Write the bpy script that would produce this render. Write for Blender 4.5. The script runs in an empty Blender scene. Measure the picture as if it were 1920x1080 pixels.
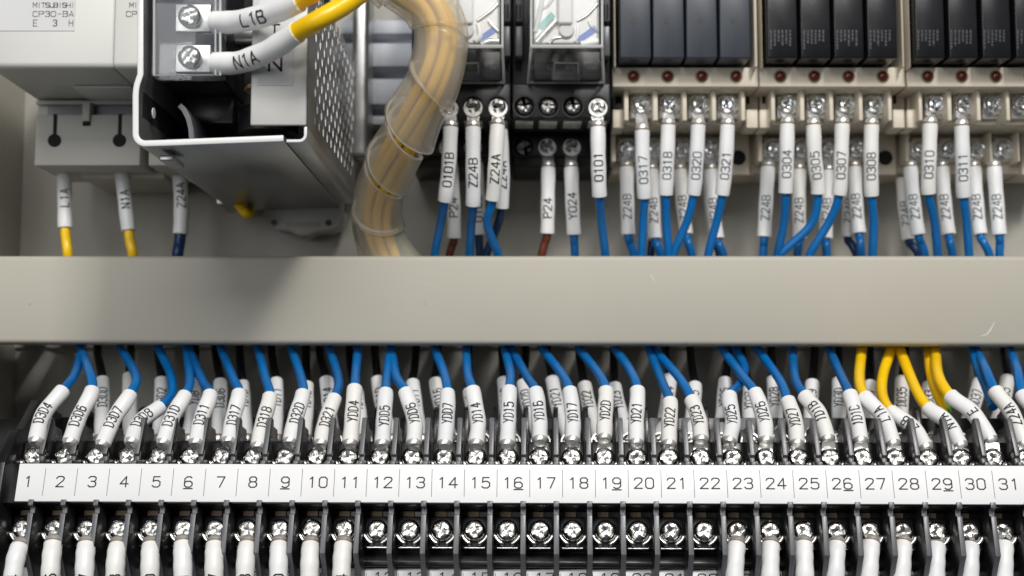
import bpy, bmesh, math, random
from mathutils import Vector, Matrix, Euler

random.seed(7)
R = math.radians
MM = 0.001
sc = bpy.context.scene

# ------------------------------------------------------------------ camera
F, H = 2400.0, 415.0                      # focal length in photo pixels, camera distance from the plate in mm
PITCH = math.atan(220 / 2400)
cp, sp = math.cos(PITCH), math.sin(PITCH)
ONES = 'zero one two three four five six seven eight nine ten eleven twelve thirteen fourteen fifteen sixteen seventeen eighteen nineteen'.split()


def word(n):
    if n < 20:
        return ONES[n]
    return {2: 'twenty', 3: 'thirty'}[n // 10] + ('' if n % 10 == 0 else '-' + ONES[n % 10])


cam = bpy.data.cameras.new('camera')
cam.sensor_width = 36.0
cam.lens = F / 1920 * 36.0
cam.clip_start = 0.01
cam.clip_end = 50.0
cam.dof.use_dof = True
cam.dof.focus_distance = 0.326
cam.dof.aperture_fstop = 12.0
camo = bpy.data.objects.new('camera', cam)
sc.collection.objects.link(camo)
camo.location = (0, -H * MM, 0)
camo.rotation_euler = (math.pi / 2 + PITCH, 0, 0)
sc.camera = camo

# ------------------------------------------------------------------ light
world = bpy.data.worlds.new('World')
sc.world = world
world.use_nodes = True
bg = world.node_tree.nodes['Background']
bg.inputs[0].default_value = (0.86, 0.93, 1.0, 1)
bg.inputs[1].default_value = 0.07


def area(name, loc, target, sx, sy, power, col=(1, 1, 1)):
    l = bpy.data.lights.new(name, 'AREA')
    l.shape = 'RECTANGLE'
    l.size, l.size_y, l.energy, l.color = sx, sy, power, col
    o = bpy.data.objects.new(name, l)
    sc.collection.objects.link(o)
    o.location = loc
    d = Vector(target) - Vector(loc)
    o.rotation_euler = d.to_track_quat('-Z', 'Y').to_euler()
    return o


area('key_lamp', (0.30, -0.86, 0.74), (0, -0.06, 0), 0.17, 0.17, 7.4, (1, 0.975, 0.945))
area('ceiling_lamp', (0.02, -1.24, 0.81), (-0.02, -0.06, 0), 0.85, 0.42, 9.6, (1, 0.985, 0.965))
area('window_lamp', (-0.62, -1.28, 0.26), (0, -0.06, 0), 0.8, 0.6, 4.6, (0.97, 0.985, 1.0))  # added fill from the front left, lifts the power supply's shadow

sc.view_settings.view_transform = 'Standard'
sc.view_settings.look = 'None'
sc.view_settings.exposure = -0.1
sc.view_settings.gamma = 1.0
sc.render.engine = 'CYCLES'
sc.cycles.use_denoising = True
sc.cycles.max_bounces = 10
sc.cycles.transparent_max_bounces = 16
sc.cycles.sample_clamp_indirect = 4.0


# ------------------------------------------------------------------ helpers
def W(px, py, h):
    """photo pixel + height above the mounting plate (mm) -> point in mm"""
    r, u = (px - 960) / F, (540 - py) / F
    d = Vector((r, cp - sp * u, sp + cp * u))
    t = (H - h) / d.y
    return Vector((t * d.x, -h, t * d.z))


CAM = Vector((0, -H, 0))


class G:
    def __init__(self):
        self.v, self.f = [], []

    def add(self, vs, fs):
        n = len(self.v)
        self.v += [Vector(p) for p in vs]
        self.f += [tuple(i + n for i in f) for f in fs]
        return self

    def box(self, x0, x1, y0, y1, z0, z1):
        vs = [(x0, y0, z0), (x1, y0, z0), (x1, y1, z0), (x0, y1, z0), (x0, y0, z1), (x1, y0, z1), (x1, y1, z1), (x0, y1, z1)]
        return self.add(vs, [(0, 3, 2, 1), (4, 5, 6, 7), (0, 1, 5, 4), (1, 2, 6, 5), (2, 3, 7, 6), (3, 0, 4, 7)])

    def loft(self, a, b):
        n = len(a)
        return self.add(list(a) + list(b), [tuple(range(n - 1, -1, -1)), tuple(range(n, 2 * n))] +
                        [(i, (i + 1) % n, n + (i + 1) % n, n + i) for i in range(n)])

    def prism(self, poly, axis, a0, a1):
        def mk(p, a):
            return {'x': (a, p[0], p[1]), 'y': (p[0], a, p[1]), 'z': (p[0], p[1], a)}[axis]
        return self.loft([mk(p, a0) for p in poly], [mk(p, a1) for p in poly])

    def hexa(self, fr, bk):
        return self.loft(fr, bk)

    def tube(self, pts, r, n=12, caps=True, closed_rims=None):
        pts = [Vector(p) for p in pts]
        m = len(pts)
        rs = r if isinstance(r, (list, tuple)) else [r] * m
        T = []
        for i in range(m):
            d = pts[min(i + 1, m - 1)] - pts[max(i - 1, 0)]
            if d.length < 1e-9:
                d = T[-1].copy() if T else Vector((0, 0, 1))
            T.append(d.normalized())
        nrm = T[0].orthogonal().normalized()
        base = len(self.v)
        for i in range(m):
            nrm = (nrm - T[i] * nrm.dot(T[i])).normalized()
            b = T[i].cross(nrm)
            for k in range(n):
                a = 2 * math.pi * k / n
                self.v.append(pts[i] + (nrm * math.cos(a) + b * math.sin(a)) * rs[i])
        for i in range(m - 1):
            for k in range(n):
                k2 = (k + 1) % n
                self.f.append((base + i * n + k, base + i * n + k2, base + (i + 1) * n + k2, base + (i + 1) * n + k))
        if caps:
            self.f.append(tuple(base + k for k in range(n - 1, -1, -1)))
            self.f.append(tuple(base + (m - 1) * n + k for k in range(n)))
        return self

    def lathe(self, prof, n=24, mat=None):
        """profile of (radius, height) turned round local z, then moved by mat"""
        base = len(self.v)
        mat = mat or Matrix.Identity(4)
        for (r, z) in prof:
            for k in range(n):
                a = 2 * math.pi * k / n
                self.v.append(mat @ Vector((r * math.cos(a), r * math.sin(a), z)))
        m = len(prof)
        for i in range(m - 1):
            for k in range(n):
                k2 = (k + 1) % n
                self.f.append((base + i * n + k, base + i * n + k2, base + (i + 1) * n + k2, base + (i + 1) * n + k))
        if prof[0][0] > 1e-6 and abs(prof[0][0] - prof[-1][0]) + abs(prof[0][1] - prof[-1][1]) > 1e-6:
            self.f.append(tuple(base + k for k in range(n - 1, -1, -1)))
            self.f.append(tuple(base + (m - 1) * n + k for k in range(n)))
        return self


def catmull(pts, per=8):
    P = [Vector(p) for p in pts]
    P = [P[0] * 2 - P[1]] + P + [P[-1] * 2 - P[-2]]
    out = []
    for i in range(1, len(P) - 2):
        p0, p1, p2, p3 = P[i - 1:i + 3]
        for k in range(per):
            t = k / per
            out.append(0.5 * ((2 * p1) + (p2 - p0) * t + (2 * p0 - 5 * p1 + 4 * p2 - p3) * t * t + (3 * p1 - p0 - 3 * p2 + p3) * t ** 3))
    out.append(P[-2].copy())
    return out


ORG = {}


def mesh_of(name, g, mat, bevel=0.0, smooth=40, segs=2, org=Vector((0, 0, 0))):
    me = bpy.data.meshes.new(name)
    me.from_pydata([(p - org) * MM for p in g.v], [], g.f)
    bm = bmesh.new()
    bm.from_mesh(me)
    bmesh.ops.recalc_face_normals(bm, faces=bm.faces)
    flat = None
    if bevel:
        es = [e for e in bm.edges if len(e.link_faces) == 2 and e.calc_face_angle(0) > R(25)]
        new = set(bmesh.ops.bevel(bm, geom=es, offset=bevel * MM, segments=segs, profile=0.5, affect='EDGES', clamp_overlap=True)['faces'])
        bm.normal_update()
        flat = []
        for i, f in enumerate(bm.faces):
            if f in new:
                flat.append(False)
                continue
            curved = False
            for e in f.edges:
                if len(e.link_faces) == 2 and not (e.link_faces[0] in new or e.link_faces[1] in new):
                    if R(0.5) < e.calc_face_angle(0) < R(25):
                        curved = True
                        break
            flat.append(not curved)
    bm.to_mesh(me)
    bm.free()
    if smooth:
        me.polygons.foreach_set('use_smooth', [not x for x in flat] if flat else [True] * len(me.polygons))
        me.set_sharp_from_angle(angle=R(50 if flat else smooth))
    if mat:
        me.materials.append(mat)
    return me


def put(name, me, parent=None, at=None, rot=None):
    o = bpy.data.objects.new(name, me)
    sc.collection.objects.link(o)
    o.parent = parent
    o_org = ORG.get(parent.name, Vector((0, 0, 0))) if parent else Vector((0, 0, 0))
    if at is not None:
        o.location = (Vector(at) - o_org) * MM
        ORG[o.name] = Vector(at)
    else:
        ORG[o.name] = o_org
    if rot is not None:
        o.rotation_euler = rot
    return o


def part(name, g, mat, parent, bevel=0.0, smooth=40, segs=2):
    return put(name, mesh_of(name, g, mat, bevel, smooth, segs, ORG.get(parent.name, Vector((0, 0, 0)))), parent)


def edge_mat(o, m, ny=-0.85):
    """cut edges that face the viewer carry bare bright metal"""
    o.data.materials.append(m)
    for p in o.data.polygons:
        if p.normal.y < ny:
            p.material_index = 1


def tag(o, label, cat, group=None, kind=None):
    if label:
        o['label'] = label
    if cat:
        o['category'] = cat
    if group:
        o['group'] = group
    if kind:
        o['kind'] = kind
    return o


def thing(name, at, label, cat, group=None):
    o = put(name, None, None, at)
    o.empty_display_size = 0.005
    return tag(o, label, cat, group)


def solo(name, g, mat, label, cat, group=None, kind=None, bevel=0.0, smooth=40):
    c = sum(g.v, Vector((0, 0, 0))) / len(g.v)
    o = put(name, mesh_of(name, g, mat, bevel, smooth, 2, c), None, c)
    return tag(o, label, cat, group, kind)


# ------------------------------------------------------------------ materials
def mat(name, col, rough=0.5, metal=0.0, var=0.06, scale=120, bump=0.0, bscale=900, spec=0.5, rvar=0.0, coat=0.0, stretch=None):
    m = bpy.data.materials.new(name)
    m.use_nodes = True
    nt = m.node_tree
    b = nt.nodes['Principled BSDF']
    b.inputs['Roughness'].default_value = rough
    b.inputs['Metallic'].default_value = metal
    b.inputs['Specular IOR Level'].default_value = spec
    b.inputs['Coat Weight'].default_value = coat
    tc = nt.nodes.new('ShaderNodeTexCoord')
    src = tc.outputs['Object']
    if stretch:
        mp = nt.nodes.new('ShaderNodeMapping')
        mp.inputs['Scale'].default_value = stretch
        nt.links.new(src, mp.inputs[0])
        src = mp.outputs[0]
    n = nt.nodes.new('ShaderNodeTexNoise')
    n.inputs['Scale'].default_value = scale
    n.inputs['Detail'].default_value = 5
    nt.links.new(src, n.inputs['Vector'])
    mr = nt.nodes.new('ShaderNodeMapRange')
    mr.inputs['From Min'].default_value = 0.3
    mr.inputs['From Max'].default_value = 0.7
    mr.inputs['To Min'].default_value = 1 - var
    mr.inputs['To Max'].default_value = 1 + var
    nt.links.new(n.outputs['Fac'], mr.inputs['Value'])
    mx = nt.nodes.new('ShaderNodeMix')
    mx.data_type = 'RGBA'
    mx.blend_type = 'MULTIPLY'
    mx.inputs['Factor'].default_value = 1
    mx.inputs['A'].default_value = (*col, 1)
    nt.links.new(mr.outputs[0], mx.inputs['B'])
    nt.links.new(mx.outputs['Result'], b.inputs['Base Color'])
    if rvar:
        mr2 = nt.nodes.new('ShaderNodeMapRange')
        mr2.inputs['From Min'].default_value = 0.3
        mr2.inputs['From Max'].default_value = 0.7
        mr2.inputs['To Min'].default_value = max(0.02, rough - rvar)
        mr2.inputs['To Max'].default_value = rough + rvar
        nt.links.new(n.outputs['Fac'], mr2.inputs['Value'])
        nt.links.new(mr2.outputs[0], b.inputs['Roughness'])
    if bump:
        n2 = nt.nodes.new('ShaderNodeTexNoise')
        n2.inputs['Scale'].default_value = bscale
        n2.inputs['Detail'].default_value = 3
        nt.links.new(src, n2.inputs['Vector'])
        bp = nt.nodes.new('ShaderNodeBump')
        bp.inputs['Strength'].default_value = bump
        bp.inputs['Distance'].default_value = 0.0002
        nt.links.new(n2.outputs['Fac'], bp.inputs['Height'])
        nt.links.new(bp.outputs[0], b.inputs['Normal'])
    return m


def clear_mat(name, tint, ior, gloss_rough=0.06, haze=0.0, haze_col=(1, 1, 1)):
    m = bpy.data.materials.new(name)
    m.use_nodes = True
    nt = m.node_tree
    nt.nodes.clear()
    out = nt.nodes.new('ShaderNodeOutputMaterial')
    tr = nt.nodes.new('ShaderNodeBsdfTransparent')
    tr.inputs[0].default_value = (*tint, 1)
    gl = nt.nodes.new('ShaderNodeBsdfGlossy')
    gl.inputs['Roughness'].default_value = gloss_rough
    lw = nt.nodes.new('ShaderNodeLayerWeight')
    lw.inputs['Blend'].default_value = 0.5
    pw = nt.nodes.new('ShaderNodeMath')
    pw.operation = 'POWER'
    pw.inputs[1].default_value = 4.0
    nt.links.new(lw.outputs['Facing'], pw.inputs[0])
    fr = nt.nodes.new('ShaderNodeMapRange')
    fr.inputs['To Min'].default_value = ((ior - 1) / (ior + 1)) ** 2
    fr.inputs['To Max'].default_value = 0.8
    nt.links.new(pw.outputs[0], fr.inputs['Value'])
    last = tr.outputs[0]
    if haze:
        df = nt.nodes.new('ShaderNodeBsdfDiffuse')
        df.inputs[0].default_value = (*haze_col, 1)
        tl = nt.nodes.new('ShaderNodeBsdfTranslucent')
        tl.inputs[0].default_value = (*haze_col, 1)
        a = nt.nodes.new('ShaderNodeMixShader')
        a.inputs[0].default_value = 0.5
        nt.links.new(df.outputs[0], a.inputs[1])
        nt.links.new(tl.outputs[0], a.inputs[2])
        c = nt.nodes.new('ShaderNodeMixShader')
        c.inputs[0].default_value = haze
        nt.links.new(last, c.inputs[1])
        nt.links.new(a.outputs[0], c.inputs[2])
        last = c.outputs[0]
    mx = nt.nodes.new('ShaderNodeMixShader')
    nt.links.new(fr.outputs[0], mx.inputs[0])
    nt.links.new(last, mx.inputs[1])
    nt.links.new(gl.outputs[0], mx.inputs[2])
    nt.links.new(mx.outputs[0], out.inputs[0])
    return m


M = {}
M['plate'] = mat('painted_plate', (0.40, 0.385, 0.34), 0.55, var=0.05, scale=25, bump=0.15, bscale=1500)
M['duct'] = mat('duct_pvc', (0.455, 0.43, 0.36), 0.52, var=0.04, scale=14, bump=0.06, bscale=2500, rvar=0.06)
M['duct_side'] = mat('duct_wall_pvc', (0.43, 0.41, 0.36), 0.5, var=0.03, scale=30)
M['black'] = mat('black_plastic', (0.009, 0.009, 0.0105), 0.34, var=0.25, scale=150, bump=0.1, bscale=3000, rvar=0.08)
M['fin'] = mat('dark_grey_plastic', (0.12, 0.122, 0.13), 0.32, var=0.2, scale=200, bump=0.12, bscale=3000)  # dark grey parts, and the glint painted on barrier edges
M['dull'] = mat('dull_screw', (0.36, 0.35, 0.34), 0.33, 1.0, var=0.2, scale=500, rvar=0.1)
M['socket'] = mat('socket_plastic', (0.011, 0.0115, 0.014), 0.42, var=0.2, scale=160, bump=0.1, bscale=2500)
M['label'] = mat('white_label', (0.87, 0.87, 0.87), 0.45, var=0.03, scale=35)
M['sleeve'] = mat('white_sleeve', (0.84, 0.84, 0.835), 0.38, var=0.03, scale=180, bump=0.05, bscale=1200)
M['blue'] = mat('blue_insulation', (0.0006, 0.142, 0.43), 0.33, var=0.05, scale=200)
M['yellow'] = mat('yellow_insulation', (0.92, 0.57, 0.004), 0.33, var=0.04, scale=200)
M['brown'] = mat('brown_insulation', (0.13, 0.032, 0.012), 0.4, var=0.08, scale=200)
M['darkblue'] = mat('navy_insulation', (0.004, 0.03, 0.10), 0.4, var=0.08, scale=200)
M['green'] = mat('green_insulation', (0.10, 0.30, 0.01), 0.4, var=0.08, scale=200)
M['sleeve_b'] = mat('white_sleeve_warm', (0.83, 0.82, 0.785), 0.42, var=0.04, scale=140, bump=0.05, bscale=1200)
M['sleeve_c'] = mat('white_sleeve_cool', (0.80, 0.81, 0.815), 0.36, var=0.04, scale=140, bump=0.05, bscale=1200)
M['blue_b'] = mat('blue_insulation_deep', (0.0006, 0.118, 0.36), 0.37, var=0.06, scale=200)
M['ink'] = mat('black_ink', (0.015, 0.015, 0.018), 0.6, var=0.2, scale=600)
M['greyink'] = mat('grey_ink', (0.34, 0.33, 0.30), 0.6, var=0.2, scale=600)
M['fadedink'] = mat('faded_grey_ink', (0.10, 0.11, 0.125), 0.55, var=0.2, scale=600)
M['lineink'] = mat('thin_line_ink', (0.12, 0.12, 0.14), 0.6, var=0.2, scale=600)
M['nickel_dk'] = mat('dull_nickel_plate', (0.22, 0.21, 0.20), 0.34, 1.0, var=0.15, scale=600, rvar=0.08)
M['chrome'] = mat('nickel_screw', (0.64, 0.63, 0.61), 0.24, 1.0, var=0.06, scale=900, rvar=0.05)
M['zinc'] = mat('zinc_screw', (0.93, 0.95, 0.98), 0.17, 1.0, var=0.08, scale=700, rvar=0.07)
M['tin'] = mat('tinned_lug', (0.84, 0.83, 0.80), 0.34, 0.7, var=0.08, scale=500, rvar=0.08)
M['copper'] = mat('crimp_copper', (0.42, 0.30, 0.20), 0.5, 0.0, var=0.3, scale=900)
M['steel'] = mat('galvanised_sheet', (0.42, 0.42, 0.415), 0.36, 0.85, var=0.07, scale=140, rvar=0.08, stretch=(1, 0.15, 1))
M['steel_edge'] = mat('sheet_cut_edge', (0.74, 0.74, 0.73), 0.4, 0.1, var=0.05, scale=90, rvar=0.05)
M['cream'] = mat('cream_breaker', (0.66, 0.655, 0.615), 0.42, var=0.025, scale=40, rvar=0.05)
M['cream_dk'] = mat('cream_terminal', (0.50, 0.48, 0.43), 0.5, var=0.03, scale=50)
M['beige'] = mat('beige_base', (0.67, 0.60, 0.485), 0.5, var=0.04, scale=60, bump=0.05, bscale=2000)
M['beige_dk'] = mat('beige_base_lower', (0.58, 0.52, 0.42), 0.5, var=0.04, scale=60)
M['relay'] = mat('black_relay', (0.010, 0.0105, 0.0125), 0.26, var=0.3, scale=60, rvar=0.06)
M['relay_grey'] = mat('slate_relay', (0.040, 0.047, 0.058), 0.32, var=0.18, scale=45, rvar=0.08, stretch=(1.6, 1, 0.5))  # blue-grey reflection on black cases put into the base colour
M['led'] = mat('red_led', (0.11, 0.018, 0.012), 0.22, var=0.1, scale=400)
M['ledring'] = mat('led_bezel', (0.30, 0.22, 0.12), 0.5, var=0.1, scale=400)
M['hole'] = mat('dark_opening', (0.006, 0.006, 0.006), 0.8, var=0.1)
M['white'] = mat('white_plastic', (0.86, 0.86, 0.85), 0.4, var=0.04, scale=120)
M['flange'] = mat('light_grey_panel', (0.56, 0.555, 0.53), 0.45, 0.15, var=0.03, scale=70)
M['sticker'] = mat('sticker_paper', (0.66, 0.66, 0.655), 0.5, var=0.02, scale=70)
M['clip'] = mat('grey_clip', (0.46, 0.455, 0.43), 0.45, var=0.05, scale=80)
M['rail'] = mat('zinc_rail', (0.50, 0.52, 0.56), 0.5, 0.25, var=0.05, scale=60)
M['clear'] = clear_mat('clear_cover', (0.93, 0.94, 0.95), 1.55, 0.05, 0.10, (0.75, 0.8, 0.86))
M['clear2'] = clear_mat('relay_clear_cover', (0.985, 0.985, 0.98), 1.55, 0.06, 0.02)
M['wrap'] = clear_mat('milky_wrap', (0.985, 0.97, 0.93), 1.36, 0.28, 0.27, (0.93, 0.90, 0.83))
M['blackwire'] = mat('black_insulation', (0.012, 0.012, 0.015), 0.4, var=0.1, scale=200)  # rear wires: the duct's shadow put into the insulation colour
M['print'] = mat('relay_print', (0.022, 0.024, 0.029), 0.5, var=0.3, scale=600)
M['edge'] = clear_mat('clear_plastic_edge', (0.97, 0.97, 0.97), 1.45, 0.1, 0.72, (0.90, 0.90, 0.88))
M['wrap_edge'] = clear_mat('wrap_cut_edge', (0.97, 0.96, 0.93), 1.4, 0.3, 0.9, (0.93, 0.92, 0.88))
M['teal'] = mat('teal_print', (0.30, 0.55, 0.52), 0.5)
M['bluep'] = mat('blue_print', (0.20, 0.27, 0.58), 0.5)

def specks(m, scale, thr, col):
    nt = m.node_tree
    b = nt.nodes['Principled BSDF']
    src = b.inputs['Base Color'].links[0].from_socket
    tc = nt.nodes.new('ShaderNodeTexCoord')
    vo = nt.nodes.new('ShaderNodeTexVoronoi')
    vo.inputs['Scale'].default_value = scale
    nt.links.new(tc.outputs['Object'], vo.inputs['Vector'])
    wn = nt.nodes.new('ShaderNodeSeparateColor')
    nt.links.new(vo.outputs['Color'], wn.inputs[0])
    rad = nt.nodes.new('ShaderNodeMath')
    rad.operation = 'MULTIPLY_ADD'
    rad.inputs[1].default_value = thr * 4
    rad.inputs[2].default_value = -thr * 3
    nt.links.new(wn.outputs[0], rad.inputs[0])
    lt = nt.nodes.new('ShaderNodeMath')
    lt.operation = 'LESS_THAN'
    nt.links.new(vo.outputs['Distance'], lt.inputs[0])
    nt.links.new(rad.outputs[0], lt.inputs[1])
    fa = nt.nodes.new('ShaderNodeMath')
    fa.operation = 'MULTIPLY'
    fa.inputs[1].default_value = 0.45
    nt.links.new(lt.outputs[0], fa.inputs[0])
    mx = nt.nodes.new('ShaderNodeMix')
    mx.data_type = 'RGBA'
    nt.links.new(fa.outputs[0], mx.inputs['Factor'])
    nt.links.new(src, mx.inputs['A'])
    mx.inputs['B'].default_value = (*col, 1)
    nt.links.new(mx.outputs['Result'], b.inputs['Base Color'])


specks(M['duct'], 160, 0.07, (0.2, 0.18, 0.14))
specks(M['plate'], 140, 0.07, (0.2, 0.18, 0.14))
specks(M['cream'], 200, 0.06, (0.25, 0.23, 0.2))

# ------------------------------------------------------------------ stroke lettering
GL = {
    '0': [[(1, 0), (3, 0), (4, 1), (4, 5), (3, 6), (1, 6), (0, 5), (0, 1), (1, 0)]],
    '1': [[(1, 4.9), (2.2, 6), (2.2, 0)]],
    '2': [[(0, 4.8), (.4, 5.6), (1.2, 6), (2.8, 6), (3.7, 5.6), (4, 4.7), (3.6, 3.7), (0, 0), (4, 0)]],
    '3': [[(0, 5.1), (.9, 6), (3.1, 6), (3.9, 5.3), (3.9, 4), (3.1, 3.2), (1.5, 3.2)], [(3.1, 3.2), (4, 2.3), (4, .9), (3.1, 0), (.9, 0), (0, .9)]],
    '4': [[(3, 0), (3, 6), (0, 1.8), (4.2, 1.8)]],
    '5': [[(3.7, 6), (.5, 6), (.3, 3.3), (1.3, 3.8), (2.9, 3.8), (4, 2.9), (4, 1), (3, 0), (1, 0), (0, .8)]],
    '6': [[(3.6, 5.4), (2.8, 6), (1.2, 6), (0, 4.8), (0, 1), (1, 0), (3, 0), (4, 1), (4, 2.4), (3, 3.4), (1, 3.4), (0, 2.4)]],
    '7': [[(0, 6), (4, 6), (1.6, 0)]],
    '8': [[(1, 3.2), (.2, 3.9), (.2, 5.2), (1, 6), (3, 6), (3.8, 5.2), (3.8, 3.9), (3, 3.2), (1, 3.2), (0, 2.3), (0, .9), (1, 0), (3, 0), (4, .9), (4, 2.3), (3, 3.2)]],
    '9': [[(.4, .6), (1.2, 0), (2.8, 0), (4, 1.2), (4, 5), (3, 6), (1, 6), (0, 5), (0, 3.6), (1, 2.6), (3, 2.6), (4, 3.6)]],
    'A': [[(0, 0), (2, 6), (4, 0)], [(.7, 2), (3.3, 2)]],
    'B': [[(0, 0), (0, 6), (3, 6), (3.8, 5.3), (3.8, 4), (3, 3.2), (0, 3.2)], [(3, 3.2), (4, 2.3), (4, .9), (3, 0), (0, 0)]],
    'C': [[(4, 1), (3, 0), (1, 0), (0, 1), (0, 5), (1, 6), (3, 6), (4, 5)]],
    'D': [[(0, 0), (0, 6), (2.6, 6), (4, 4.8), (4, 1.2), (2.6, 0), (0, 0)]],
    'E': [[(4, 0), (0, 0), (0, 6), (4, 6)], [(0, 3.1), (3.2, 3.1)]],
    'H': [[(0, 0), (0, 6)], [(4, 0), (4, 6)], [(0, 3), (4, 3)]],
    'I': [[(2, 0), (2, 6)]],
    'L': [[(0, 6), (0, 0), (3.6, 0)]],
    'M': [[(0, 0), (0, 6), (2, 2.4), (4, 6), (4, 0)]],
    'N': [[(0, 0), (0, 6), (4, 0), (4, 6)]],
    'P': [[(0, 0), (0, 6), (3, 6), (4, 5.2), (4, 3.8), (3, 3), (0, 3)]],
    'S': [[(0, .9), (1, 0), (3, 0), (4, .9), (4, 2.3), (3, 3.1), (1, 3.1), (0, 3.9), (0, 5.1), (1, 6), (3, 6), (4, 5.1)]],
    'T': [[(0, 6), (4, 6)], [(2, 6), (2, 0)]],
    'U': [[(0, 6), (0, 1), (1, 0), (3, 0), (4, 1), (4, 6)]],
    'Y': [[(0, 6), (2, 3), (4, 6)], [(2, 3), (2, 0)]],
    'Z': [[(0, 6), (4, 6), (0, 0), (4, 0)]],
    'K': [[(0, 0), (0, 6)], [(4, 6), (0, 2.4)], [(1.4, 3.4), (4, 0)]],
    '-': [[(.6, 3), (3.4, 3)]],
    '_': [[(-.3, -.9), (4.3, -.9)]],
    ' ': [],
}


def text_geo(text, cw, ch, adv, sw, place, under=()):
    """strokes of text as ribbons; place(u, v) -> 3D point; u runs along the line (centred), v across (centred)"""
    g = G()
    total = adv * (len(text) - 1) + cw
    for i, c in enumerate(text):
        strokes = list(GL.get(c, []))
        if i in under:
            strokes += GL['_']
        for st in strokes:
            P = [Vector((-total / 2 + i * adv + x / 4 * cw, (y / 6 - 0.5) * ch)) for x, y in st]
            for a, b in zip(P[:-1], P[1:]):
                d = (b - a)
                if d.length < 1e-6:
                    continue
                L = d.length
                d = d / L
                nv = Vector((-d.y, d.x)) * sw / 2
                a2, b2 = a - d * sw * 0.35, b + d * sw * 0.35
                k = max(1, int(L / 0.6))
                vs = []
                for j in range(k + 1):
                    q = a2.lerp(b2, j / k)
                    vs += [place(q.x + nv.x, q.y + nv.y), place(q.x - nv.x, q.y - nv.y)]
                g.add(vs, [(2 * j, 2 * j + 1, 2 * j + 3, 2 * j + 2) for j in range(k)])
    return g


def flat_text(text, c, cw, ch, adv, sw, under=(), up=(0, 0, 1), right=(1, 0, 0)):
    c, up, right = Vector(c), Vector(up), Vector(right)
    return text_geo(text, cw, ch, adv, sw, lambda u, v: c + right * u + up * v, under)


# ------------------------------------------------------------------ shared screw meshes (axis = local +z)
def screw_geo(rad, height, rec=1.0, slot=True):
    g = G()
    NR, NA = 34, 96
    g.v.append(Vector((0, 0, 0)))
    w, L = 0.185 * rad, 0.74 * rad

    def hgt(x, y, r):
        t = min(1, r / rad)
        z = height * (0.30 + 0.70 * math.sqrt(max(0, 1 - (t * 0.98) ** 3.4)))
        e = 0.065 * rad

        def sm(d):
            return max(0.0, min(1.0, 0.5 - d / e))
        c1 = sm(abs(x) - w) * sm(abs(y) - L)
        c2 = sm(abs(y) - w) * sm(abs(x) - L)
        dep = max(c1, c2) * height * 0.62 * (1 - 0.45 * t)
        if slot:
            dep = max(dep, sm(abs(x) - w * 0.85) * height * 0.30)
        return z - dep * rec
    g.v[0].z = hgt(0, 0, 0)
    for i in range(1, NR + 1):
        r = rad * i / NR
        for k in range(NA):
            a = 2 * math.pi * k / NA
            x, y = r * math.cos(a), r * math.sin(a)
            g.v.append(Vector((x, y, hgt(x, y, r))))
    for k in range(NA):
        g.f.append((0, 1 + k, 1 + (k + 1) % NA))
    for i in range(NR - 1):
        for k in range(NA):
            k2 = (k + 1) % NA
            a, b = 1 + i * NA, 1 + (i + 1) * NA
            g.f.append((a + k, b + k, b + k2, a + k2))
    n = len(g.v)
    for k in range(NA):
        a = 2 * math.pi * k / NA
        g.v.append(Vector((rad * math.cos(a), rad * math.sin(a), -0.6)))
    for k in range(NA):
        k2 = (k + 1) % NA
        a = 1 + (NR - 1) * NA
        g.f.append((a + k, n + k, n + k2, a + k2))
    return g


SCREW = mesh_of('screw', screw_geo(2.75, 2.1), M['chrome'], smooth=38)
SCREW_Z = mesh_of('screw', screw_geo(2.75, 2.3, 0.9), M['zinc'], smooth=38)
SCREW_S = mesh_of('screw', screw_geo(2.5, 1.8), M['dull'], smooth=38)
_c = G()
for a0, a1 in ((192, 256), (284, 348)):
    pts_ = [Vector((3.45 * math.cos(R(a0 + (a1 - a0) * i / 8)), 3.45 * math.sin(R(a0 + (a1 - a0) * i / 8)) * 1.02, 0.35)) for i in range(9)]
    _c.tube(pts_, [0.45] + [0.72] * 7 + [0.45], 10)
_c.box(-2.6, 2.6, -4.3, -4.1, -0.75, -0.4)
CUP = mesh_of('washer', _c, M['chrome'], smooth=50)
WASHER = mesh_of('washer', G().lathe([(1.8, 0), (3.15, 0), (3.25, 0.12), (3.25, 0.5), (3.15, 0.6), (1.8, 0.6), (1.8, 0)], 28), M['zinc'], smooth=40)


def plate_geo(w, l, t, b=0.0):
    return G().box(-w / 2, w / 2, -l / 2, l / 2, -t, 0)


PLATE = mesh_of('terminal_plate', plate_geo(6.4, 8.2, 0.9), M['black'], bevel=0.2)  # clamp plates coloured black for the shade inside the wells
FACE = Euler((math.pi / 2, 0, 0))            # turns +z toward the viewer (-y)


def add_screw(parent, at, me, spin=None, rot=None, washer=None, tilt=0.0):
    a = random.uniform(0, math.pi) if spin is None else spin
    base = rot if rot is not None else FACE.to_matrix()
    m3 = base @ Matrix.Rotation(a, 3, 'Z')
    if tilt:
        m3 = base @ Matrix.Rotation(random.uniform(-tilt, tilt), 3, 'X') @ Matrix.Rotation(random.uniform(-tilt, tilt), 3, 'Y') @ Matrix.Rotation(a, 3, 'Z')
    s = put('screw', me, parent, at, m3.to_euler())
    if washer:
        w = put('washer', washer, s, None, (m3.inverted() @ base).to_euler())
    return s


# ------------------------------------------------------------------ marked wires
def unit_face(P, T):
    n = (CAM - P).normalized()
    n = n - T * n.dot(T)
    return n.normalized()


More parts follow.
